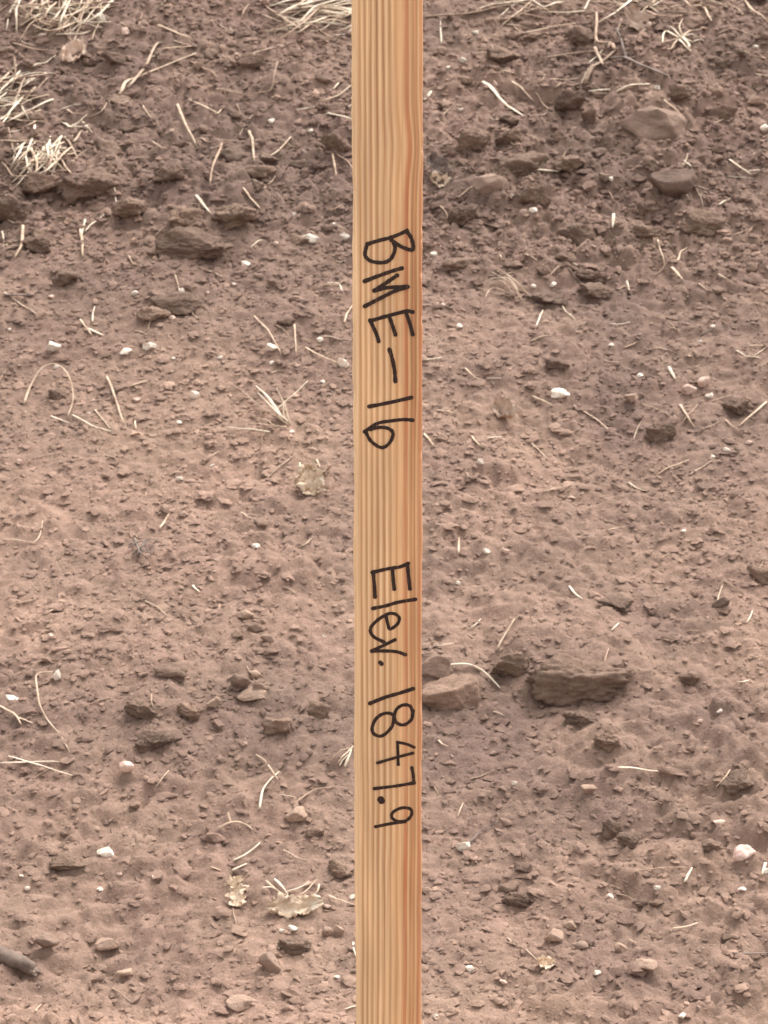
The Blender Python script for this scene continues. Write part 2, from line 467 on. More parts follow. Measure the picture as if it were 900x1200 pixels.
# big and distinct clods and stones: px, py, w, h, kind, label
CL, ST = 'soil_clod', 'stone'
ROCKS = [
 (682, 798, 132, 58, CL, 'large block-shaped soil clod with broken flat front face', dict(sub=4, box=.72, planes=9, deep=.5, cut=(.72, 1.1), lump=.26, fine=.16, tone=.26, yaw=.06, sink=.46)),
 (600, 778, 52, 42, CL, 'lumpy grey soil clod touching the large block clod', dict(tone=.3)),
 (508, 776, 44, 40, ST, 'smooth rounded stone half hidden behind the wooden stake', dict(tone=.62, lump=.16, fine=.05, planes=18, cut=(.82, 1), sink=.5)),
 (527, 810, 74, 44, CL, 'smooth wide clod poking out from behind the stake', dict(tone=.88, lump=.2, fine=.06, planes=14, cut=(.75, 1), sink=.42)),
 (768, 146, 78, 46, ST, 'largest rounded pale brown stone with dark underside on upper bank', dict(tone=.42, sub=4, fine=.03, lump=.2, sink=.4)),
 (790, 219, 58, 40, ST, 'smooth dark brown angular stone on upper bank', dict(tone=.15, sub=4, fine=.02, planes=8)),
 (573, 216, 40, 28, ST, 'egg-shaped grey stone beside the curled pale husk', dict(tone=.6, fine=.01, lump=.05, planes=16, cut=(.85, 1))),
 (608, 190, 78, 32, CL, 'long flat dark clod above the white stick fragment', dict(tone=.2, sub=4)),
 (668, 197, 46, 24, CL, 'tapered brown clod at the end of the long flat dark clod', dict(tone=.4)),
 (627, 228, 38, 32, CL, 'squarish brown clod below the white stick fragment', dict(tone=.3)),
 (541, 257, 36, 28, CL, 'dark shadowed clod with one pale edge near the stake', dict(tone=.05)),
 (676, 273, 46, 32, CL, 'rough dark clod below the squarish clod', dict(tone=.12)),
 (825, 263, 58, 30, CL, 'broad brown clod below the smooth dark angular stone', dict(tone=.3, sub=4)),
 (756, 246, 34, 20, CL, 'small broad clod beside the smooth dark angular stone', dict(tone=.3)),
 (760, 277, 40, 16, CL, 'thin flat slab clod between two broad clods', dict(tone=.35)),
 (668, 126, 40, 30, CL, 'darkest rounded clod below the forked twig', dict(tone=0.0)),
 (690, 136, 18, 26, CL, 'narrow upright clod leaning on the darkest clod', dict(tone=.35)),
 (555, 166, 44, 28, CL, 'rounded brown clod uphill of the egg-shaped stone', dict(tone=.35)),
 (598, 158, 34, 24, CL, 'rounded brown clod near the long flat dark clod', dict(tone=.4)),
 (652, 162, 24, 18, CL, 'small rounded clod downhill of the darkest clod', dict(tone=.25)),
 (590, 68, 46, 24, CL, 'low lumpy clod uphill of the thick pale straw', dict(tone=.35)),
 (680, 42, 40, 28, CL, 'dark lumpy clod between forked twig and long thick brown stem', dict(tone=.1)),
 (850, 76, 22, 14, CL, 'small dark clod beside the radiating straw tuft', dict(tone=.02)),
 (840, 108, 18, 14, ST, 'small pale rounded stone uphill of the largest pale stone', dict(tone=.8)),
 (885, 122, 20, 14, ST, 'small pale stone uphill of the broad clod', dict(tone=.8)),
 (800, 114, 36, 22, CL, 'lumpy brown clod uphill of the largest pale stone', dict(tone=.3)),
 (395, 165, 42, 32, CL, 'smooth brown clod beside the left edge of the stake', dict(tone=.4)),
 (100, 226, 80, 40, CL, 'large clod with one dark face below the bushy straw tuft', dict(tone=.25, sub=4)),
 (50, 218, 52, 34, CL, 'rounded pale clod next to the large dark-faced clod', dict(tone=.55)),
 (150, 248, 46, 28, CL, 'pale angular clod below the large dark-faced clod', dict(tone=.5)),
 (218, 258, 48, 26, CL, 'pale rounded clod touching a leaning straw', dict(tone=.65)),
 (272, 258, 60, 30, CL, 'wide brown clod beside the pale rounded clod', dict(tone=.35)),
 (200, 208, 42, 24, CL, 'brown clod uphill of the pale rounded clod', dict(tone=.3)),
 (228, 290, 92, 36, CL, 'widest dark clod downhill of the wide brown clod', dict(tone=.1, sub=4)),
 (8, 250, 46, 36, CL, 'dark cracked clod below the bushy straw tuft', dict(tone=.02)),
 (42, 288, 44, 24, CL, 'dark flat clod downhill of the dark cracked clod', dict(tone=.12)),
 (290, 72, 40, 20, CL, 'low brown clod near the curved brown twig', dict(tone=.3)),
 (205, 362, 66, 26, CL, 'dark clod with a thin pale flake leaning on it', dict(tone=.08)),
 (178, 372, 44, 16, CL, 'thin pale flake of soil leaning on dark clod', dict(tone=.75)),
 (640, 354, 58, 15, CL, 'thin dark slab clod near the faint looped tuft', dict(tone=.0, planes=6)),
 (695, 326, 48, 20, CL, 'grey brown flat clod uphill of the thin dark slab', dict(tone=.15)),
 (700, 348, 42, 16, CL, 'small dark clod beside the thin dark slab', dict(tone=.2)),
 (662, 307, 32, 16, CL, 'dark tilted clod uphill of two white chips', dict(tone=.08)),
 (654, 426, 30, 16, CL, 'small black-brown clod uphill of the brightest white chip', dict(tone=.0)),
 (865, 480, 40, 22, CL, 'dark clod beside a long slanting straw', dict(tone=.12)),
 (775, 506, 42, 28, CL, 'round dark sunken clod below the leaning short straw', dict(tone=.18)),
 (66, 462, 22, 14, CL, 'dark crumb of soil under the arched straw', dict(tone=.02)),
 (845, 708, 22, 17, ST, 'dark rounded pebble alone on the smooth soil', dict(tone=.12, fine=.01)),
 (722, 711, 44, 11, CL, 'thin dark sliver of soil on the smooth bank', dict(tone=.0, planes=6)),
 (285, 721, 26, 14, ST, 'pale flat stone at the top of a short stone trail', dict(tone=.95, fine=.01)),
 (278, 744, 16, 11, ST, 'small pale pebble in the short stone trail', dict(tone=.95)),
 (298, 736, 18, 12, ST, 'grey pebble in the short stone trail', dict(tone=.5)),
 (313, 750, 16, 12, ST, 'brown pebble in the short stone trail', dict(tone=.6)),
 (300, 792, 16, 10, ST, 'small pale flat stone lying on larger broken stones', dict(tone=1.0)),
 (296, 817, 40, 13, ST, 'flat pale slab stone at the foot of broken stones', dict(tone=.85, planes=7)),
 (282, 803, 26, 20, ST, 'grey broken stone behind the flat pale slab', dict(tone=.4)),
 (306, 806, 22, 16, ST, 'brown broken stone beside the flat pale slab', dict(tone=.6)),
 (326, 852, 38, 24, CL, 'round-topped clod downhill of the flat pale slab', dict(tone=.5, fine=.02)),
 (374, 830, 28, 26, CL, 'rounded clod near the left edge of the stake', dict(tone=.45)),
 (250, 826, 18, 16, ST, 'small pale rounded stone beside the broken stones', dict(tone=.8)),
 (220, 835, 34, 22, CL, 'pale low clod beside the broken stones', dict(tone=.75)),
 (165, 832, 44, 28, CL, 'dark lumpy clod uphill of the darkest lower clod', dict(tone=.2)),
 (180, 872, 48, 22, CL, 'darkest lower clod, beside dark lumpy clod', dict(tone=.02)),
 (680, 846, 44, 16, CL, 'dark crumbling clod just below the large block clod', dict(tone=.08)),
 (712, 872, 34, 22, CL, 'rounded clod downhill of the large block clod', dict(tone=.35)),
 (808, 796, 26, 18, CL, 'small clod beside the large block clod', dict(tone=.3)),
 (148, 901, 20, 14, ST, 'pinkish angular stone downhill of the darkest lower clod', dict(mat='pink')),
 (347, 957, 27, 17, ST, 'pale grey angular stone below a brown twig', dict(tone=1.0, fine=.01)),
 (370, 976, 26, 14, CL, 'brown clod below the pale grey angular stone', dict(tone=.4)),
 (398, 1021, 34, 19, CL, 'pale rounded clod near the stake low on the bank', dict(tone=.7)),
 (77, 1016, 44, 17, CL, 'long low brown clod below the white block', dict(tone=.3)),
 (280, 1026, 22, 13, CL, 'small dark clod between straw fragments', dict(tone=.0)),
 (317, 1129, 28, 22, ST, 'round grey brown stone below the torn leaf', dict(tone=.6, fine=.015)),
 (345, 1112, 42, 20, CL, 'dark clod between the torn leaf and round stone', dict(tone=.12)),
 (383, 1092, 14, 13, ST, 'pale triangular stone beside a paler one near the stake', dict(tone=.9)),
 (397, 1092, 14, 15, ST, 'upright pale stone beside the triangular stone', dict(tone=.85)),
 (145, 1145, 20, 9, ST, 'thin buff flat stone near the bottom of the bank', dict(tone=1.0)),
 (283, 1178, 40, 17, ST, 'broad buff flat stone at the foot of the bank', dict(tone=.9)),
 (55, 1106, 30, 16, ST, 'pale stone lying against the thick broken stick', dict(tone=.5)),
 (125, 1114, 28, 17, ST, 'buff rounded stone beside the thick broken stick', dict(tone=.85)),
 (757, 1138, 34, 17, ST, 'pale pointed stone downhill of the small pale square stone', dict(tone=1.0, fine=.01)),
 (650, 1101, 24, 16, ST, 'buff rounded stone between two smaller stones', dict(tone=.85)),
 (680, 1109, 20, 10, ST, 'flat buff pebble beside the buff rounded stone', dict(tone=.7)),
 (728, 1111, 16, 11, ST, 'small pale square stone uphill of the pale pointed stone', dict(tone=1.0)),
 (668, 1086, 16, 13, ST, 'small buff stone uphill of the flat buff pebble', dict(tone=.8)),
 (605, 1056, 34, 20, CL, 'dark broken clod uphill of the buff rounded stone', dict(tone=.06)),
 (613, 1020, 24, 12, CL, 'small dark clod uphill of the dark broken clod', dict(tone=.05)),
 (740, 988, 36, 14, CL, 'thin dark wedge clod with overhanging edge', dict(tone=.04, planes=6)),
 (718, 972, 28, 26, CL, 'dark grey clod beside the thin dark wedge', dict(tone=.15)),
 (835, 990, 28, 16, CL, 'brown clod beside the pink-white stone', dict(tone=.25)),
 (752, 1060, 18, 9, CL, 'dark oval clod below the bent straw', dict(tone=.02)),
 (690, 927, 20, 9, ST, 'flat pale pebble below the straight fallen straw', dict(tone=1.0)),
 (862, 921, 44, 24, CL, 'dark loose clod uphill of the flat white chip', dict(tone=.1)),
 (853, 1100, 18, 10, CL, 'brown oval clod uphill of the dark grey twig', dict(tone=.2)),
 (770, 1060, 18, 10, CL, 'brown low clod beside the dark oval clod', dict(tone=.3)),
 (885, 1131, 18, 11, CL, 'dark clod under the dark grey twig', dict(tone=.1)),
 (740, 470, 18, 13, ST, 'pale grey pebble at the end of a thin brown stem', dict(tone=.95)),
 (808, 459, 18, 13, ST, 'pink pebble below the white square chip', dict(mat='pink')),
 (873, 998, 27, 21, ST, 'round pink-white stone, the only one of its colour', dict(mat='pinkwhite', planes=18, cut=(.8, 1), lump=.15, sink=.45)),
]
M_pinkwhite = plain_material('pink_white_stone', [(.66, .40, .34), (.80, .58, .51), (.84, .72, .66)], 45, .65)
for i, (px, py, w, h, kind, label, kw) in enumerate(ROCKS):
    kw = dict(kw)
    mk = kw.pop('mat', None)
    mat = {'pink': M_pink, 'pinkwhite': M_pinkwhite}.get(mk) or (M_clod if kind == CL else M_rock)
    if kind == CL:
        kw.setdefault('fine', .15); kw.setdefault('lump', .30); kw.setdefault('cut', (.55, 1.0)); kw.setdefault('sink', .25 if py < 330 else .33)
    else:
        kw.setdefault('fine', .03); kw.setdefault('cut', (.58, 1.0)); kw.setdefault('sink', .32 if w > 32 else .18)
    sub = kw.pop('sub', 4 if w > 30 else 3)
    o = put_rock(kind, px, py, w, h, mat, 100 + i, sub, **kw)
    tag(o, label, 'clod' if kind == CL else 'stone')

# small look-alikes are told apart by the nearest thing of their own look
CUT = (' beside ', ' below ', ' with ', ' on ', ' near ', ' uphill', ' downhill', ' above ', ' at ', ' lying', ' touching', ' next ', ' between ', ' leaning', ' poking', ' half ',
       ' in ', ' under', ' alone', ' just ', ' against', ' close', ' pointing', ' across', ' crossing', ' leading', ' ending', ' tucked', ' running', ' crossed', ' slanting', ' standing',
       ' meeting', ' reaching', ' bent ', ' hanging', ' of bleached', ', ', ' from ', ' hooking', ' behind', ' that', ' bridging', ' over', ' pressed')
MARKS = []
def core(label):
    i = min([label.find(c) for c in CUT if c in label] or [len(label)])
    return label[:i].strip()
def marks():
    own = [(core(o['label']), o) for o in C.objects if 'label' in o and o.parent is None and 'group' not in o and o.get('kind') is None]
    names = [c for c, _ in own]
    return [(c, o.location.copy()) for c, o in own if names.count(c) == 1 and len(c.split()) >= 3]
def near_label(what, p):
    best = min(MARKS, key=lambda m: (m[1] - p).length)
    d = best[1] - p
    if d.length > .26: return None
    rel = 'uphill of' if d.y < -.55 * d.length else ('downhill of' if d.y > .55 * d.length else 'beside')
    return what + ' ' + rel + ' the ' + best[0]
def label_lookalikes():
    global MARKS
    MARKS = marks()
    for o in C.objects:
        if o.get('group') in ('small loose soil clods', 'tiny pale stone chips', 'tiny broken stem bits'):
            t = near_label(o['what'], o.location)
            if t and len(t.split()) <= 16: o['label'] = t
            del o['what']

# loose look-alike clods over the whole bank (those past the frame too, so that a step aside still sees them)
def scatter_clods(n, seed):
    r = np.random.default_rng(seed)
    k = 0
    while k < n:
        x, y = r.uniform(-.8, .8), r.uniform(Y0, Y1)
        up = float(upz(np.array(y)))
        if r.random() > .13 + .87 * up: continue
        s = (.010 + .016 * r.random() ** 2.2) * (1 + .6 * up)
        p = Vector((x, y, HF(x, y)))
        o = make_rock('soil_clod', p, s * r.uniform(1, 1.5), s * r.uniform(.45, .75), s * r.uniform(.8, 1.2), M_clod, 3 if s > .021 else 2, int(r.integers(1e9)),
                      tone=float(tone_at(np.array(x), np.array(y))) + r.uniform(-.12, .3), yaw=r.uniform(0, 6), sink=.34, fine=.14, lump=.3, cut=(.5, 1.0))
        tag(o, 'small loose brown soil clod among the crumbs of the bank', 'clod', 'small loose soil clods')
        o['what'] = 'small loose soil clod' if s < .016 else 'medium loose soil clod'
        k += 1
scatter_clods(200, 5)

# white and pale chips -------------------------------------------------
CHIPS_OWN = [
 (362, 279, 25, 12, 'long white chip close beside the stake'),
 (405, 277, 13, 12, 'white chip touching the left edge of the stake'),
 (63, 407, 19, 17, 'squarish white chip uphill of the arched straw'),
 (175, 405, 17, 13, 'white pointed chip below the dark clod'),
 (148, 412, 17, 9, 'flat off-white chip beside the pointed chip'),
 (228, 463, 11, 14, 'upright white chip between arched straw and straw tuft'),
 (319, 407, 14, 11, 'white chip at the foot of a slanting stem'),
 (402, 425, 14, 18, 'ragged white chip close to the stake'),
 (657, 460, 22, 13, 'brightest white chip on the middle bank'),
 (825, 446, 18, 15, 'square white chip uphill of the pink pebble'),
 (123, 997, 20, 13, 'white rectangular block chip on the lower bank'),
 (543, 990, 17, 15, 'triangular white chip at the end of a dark twig'),
 (551, 1135, 11, 11, 'bright round white pebble low beside the stake'),
 (843, 964, 15, 9, 'flat white chip uphill of the pink-white stone'),
 (67, 791, 9, 18, 'slim white chip at the top of a long bent straw'),
 (15, 818, 17, 10, 'white chip beside the long bent straw'),
 (118, 21, 14, 13, 'white chip at the edge of the thick straw tuft'),
 (896, 150, 13, 12, 'white chip uphill of the broad clod'),
 (147, 37, 14, 11, 'dull pink chip near the curled dry leaf'),
]
CHIPS = [(277, 63), (88, 147), (100, 150), (201, 153), (318, 142), (364, 153), (335, 158), (390, 263), (345, 250), (323, 285), (158, 343), (213, 340),
 (243, 343), (288, 309), (274, 333), (202, 373), (203, 420), (258, 419), (109, 469), (104, 484), (210, 495), (245, 510), (249, 545), (210, 560), (23, 541),
 (342, 506), (319, 425), (348, 428), (378, 447), (375, 398), (60, 348), (11, 386), (557, 38), (566, 53), (525, 79), (542, 70), (580, 97), (540, 128), (602, 229),
 (614, 248), (625, 246), (715, 209), (868, 185), (625, 335), (648, 333), (645, 306), (835, 382), (538, 382), (681, 404), (716, 404), (831, 463), (877, 518), (852, 527),
 (835, 535), (670, 583), (563, 540), (519, 357), (592, 645), (570, 645), (801, 622), (895, 655), (537, 683), (843, 833), (820, 845), (870, 1042), (770, 1040),
 (558, 1005), (897, 1020), (603, 917), (287, 871), (25, 1026), (32, 1040), (140, 1024), (117, 1042), (180, 1028), (383, 1062), (413, 1051), (395, 1145),
 (530, 886), (510, 1190), (343, 1088), (640, 1132), (885, 55), (770, 102), (895, 290), (508, 298), (838, 185), (385, 470), (330, 1090), (67, 430), (160, 468),
 (300, 640), (440 - 60, 745), (60, 745), (715, 1050), (700, 1140), (590, 1150), (866, 1160), (800, 1190), (716, 780 + 90), (820, 400), (750, 440)]
def chip(px, py, w, h, seed, mat):
    b = at(px, py + h * .3); k = mpp(b)
    return make_rock('stone_chip', b, w * k, h * k * .9, w * k * .7, mat, 2, seed, yaw=None, sink=.22, planes=8, cut=(.42, 1), lump=.2, fine=.08, sharp=32)
for i, (px, py, w, h, label) in enumerate(CHIPS_OWN):
    tag(chip(px, py, w, h, 900 + i, M_pink if 'pink' in label else M_white), label, 'stone chip')
for i, (px, py) in enumerate(CHIPS):
    s = rnd.uniform(4.5, 9)
    o = tag(chip(px, py, s * rnd.uniform(1, 1.35), s * rnd.uniform(.75, 1.05), 1200 + i, M_pink if i % 3 == 0 else M_white),
        'tiny pale stone chip lying loose on the brown soil', 'stone chip', 'tiny pale stone chips')
    o['what'] = 'tiny pinkish stone chip' if i % 3 == 0 else 'tiny white stone chip'

# ------------------------------------------------------------------ straws, stems and twigs
def catmull(pts, per=5):
    P = [pts[0] * 2 - pts[1]] + list(pts) + [pts[-1] * 2 - pts[-2]]
    out = []
    for i in range(1, len(P) - 2):
        a, b, c, d = P[i - 1:i + 3]
        for k in range(per):
            t = k / per
            out.append(.5 * ((2 * b) + (c - a) * t + (2 * a - 5 * b + 4 * c - d) * t * t + (3 * b - a - 3 * c + d) * t ** 3))
    out.append(pts[-1])
    return out
def tube_data(pts, radii, sides=6, flat=1.0, jit=0.0, r=None):
    n = len(pts)
    verts, faces = [], []
    ref = Vector((0, 0, 1))
    for i, p in enumerate(pts):
        t = (pts[min(i + 1, n - 1)] - pts[max(i - 1, 0)])
        t = t.normalized() if t.length > 1e-9 else Vector((1, 0, 0))
        a = t.cross(ref)
        a = a.normalized() if a.length > 1e-3 else Vector((1, 0, 0))
        b = a.cross(t)
        for k in range(sides):
            th = 2 * math.pi * k / sides
            rr = radii[i] * (1 + (r.uniform(-jit, jit) if jit else 0))
            verts.append(p + a * (math.cos(th) * rr) + b * (math.sin(th) * rr * flat))
    for i in range(n - 1):
        for k in range(sides):
            k2 = (k + 1) % sides
            faces.append((i * sides + k, i * sides + k2, (i + 1) * sides + k2, (i + 1) * sides + k))
    faces.append(tuple(range(sides))[::-1]); faces.append(tuple((n - 1) * sides + k for k in range(sides)))
    return verts, faces
def stem_mesh(pts3, wm, kinks=0.12, taper=.6, flat=.75, sides=6, jit=0.06, nodes=True):
    per = 6 if len(pts3) == 2 else 5
    c = catmull(pts3, per)
    L = sum((c[i + 1] - c[i]).length for i in range(len(c) - 1))
    n = len(c)
    off = Vector((rnd.uniform(-9, 9), rnd.uniform(-9, 9), rnd.uniform(-9, 9)))
    for i in range(n):
        e = min(i, n - 1 - i) / n
        c[i] = c[i] + mnoise.noise_vector(c[i] * (2.2 / max(L, .01)) + off) * (L * kinks * .3 * e)
    for _ in range(2):                      # never sunk in the soil: raise locally, smoothly
        up = [max(0.0, HF(p.x, p.y) + wm * .30 - p.z) for p in c]
        up = [max(up[max(i - 1, 0):i + 2]) for i in range(n)]
        up = [sum(up[max(i - 1, 0):i + 2]) / len(up[max(i - 1, 0):i + 2]) for i in range(n)]
        c = [p + Vector((0, 0, min(u, .012))) for p, u in zip(c, up)]
    rad = []
    for i in range(n):
        t = i / (n - 1)
        rad.append(wm * .5 * (1 - (1 - taper) * t) * (1 + (.12 if nodes and i % 6 == 3 and 2 < i < n - 3 else 0)) * (.75 if i in (0, n - 1) else 1))
    return tube_data(c, rad, sides, flat, jit, rnd)
def ground_pts(pts, wm, lift):
    out = []
    n = len(pts)
    for i, q in enumerate(pts):
        l = q[2] if len(q) > 2 else (lift if 0 < i < n - 1 else lift * .5)
        out.append(at(q[0], q[1], l))
    return out
def settle(c, wm):
    """raise a straight stem until the soil no longer hides it"""
    n = 9
    worst = 0
    for i in range(n):
        t = i / (n - 1)
        p = c[0].lerp(c[-1], t)
        worst = max(worst, HF(p.x, p.y) + wm * .35 - p.z)
    dz = min(worst, .007)
    return [p + Vector((0, 0, dz)) for p in c]
def stem(name, pts, wpx, mat, label, cat, group=None, lift=.0015, parent=None, taper=.55, flat=.45, kinks=.28, jit=.10):
    k = mpp(at(pts[0][0], pts[0][1])); wm = wpx * k
    p3 = ground_pts(pts, wm, lift + wm * .4)
    if len(p3) == 2: p3 = settle(p3, wm)
    base = p3[0].copy()
    v, f = stem_mesh(p3, wm, kinks, taper, flat, jit=jit)
    me = mesh_from(name, [q - base for q in v], f)
    o = link(name, me, mat, parent)
    o.location = base
    if parent is not None:
        o.location = base - parent.location
    else:
        tag(o, label, cat, group)
    return o
PAL, STR, BRN, GRY = M_straw_pale, M_straw, M_stem_brown, M_twig_grey
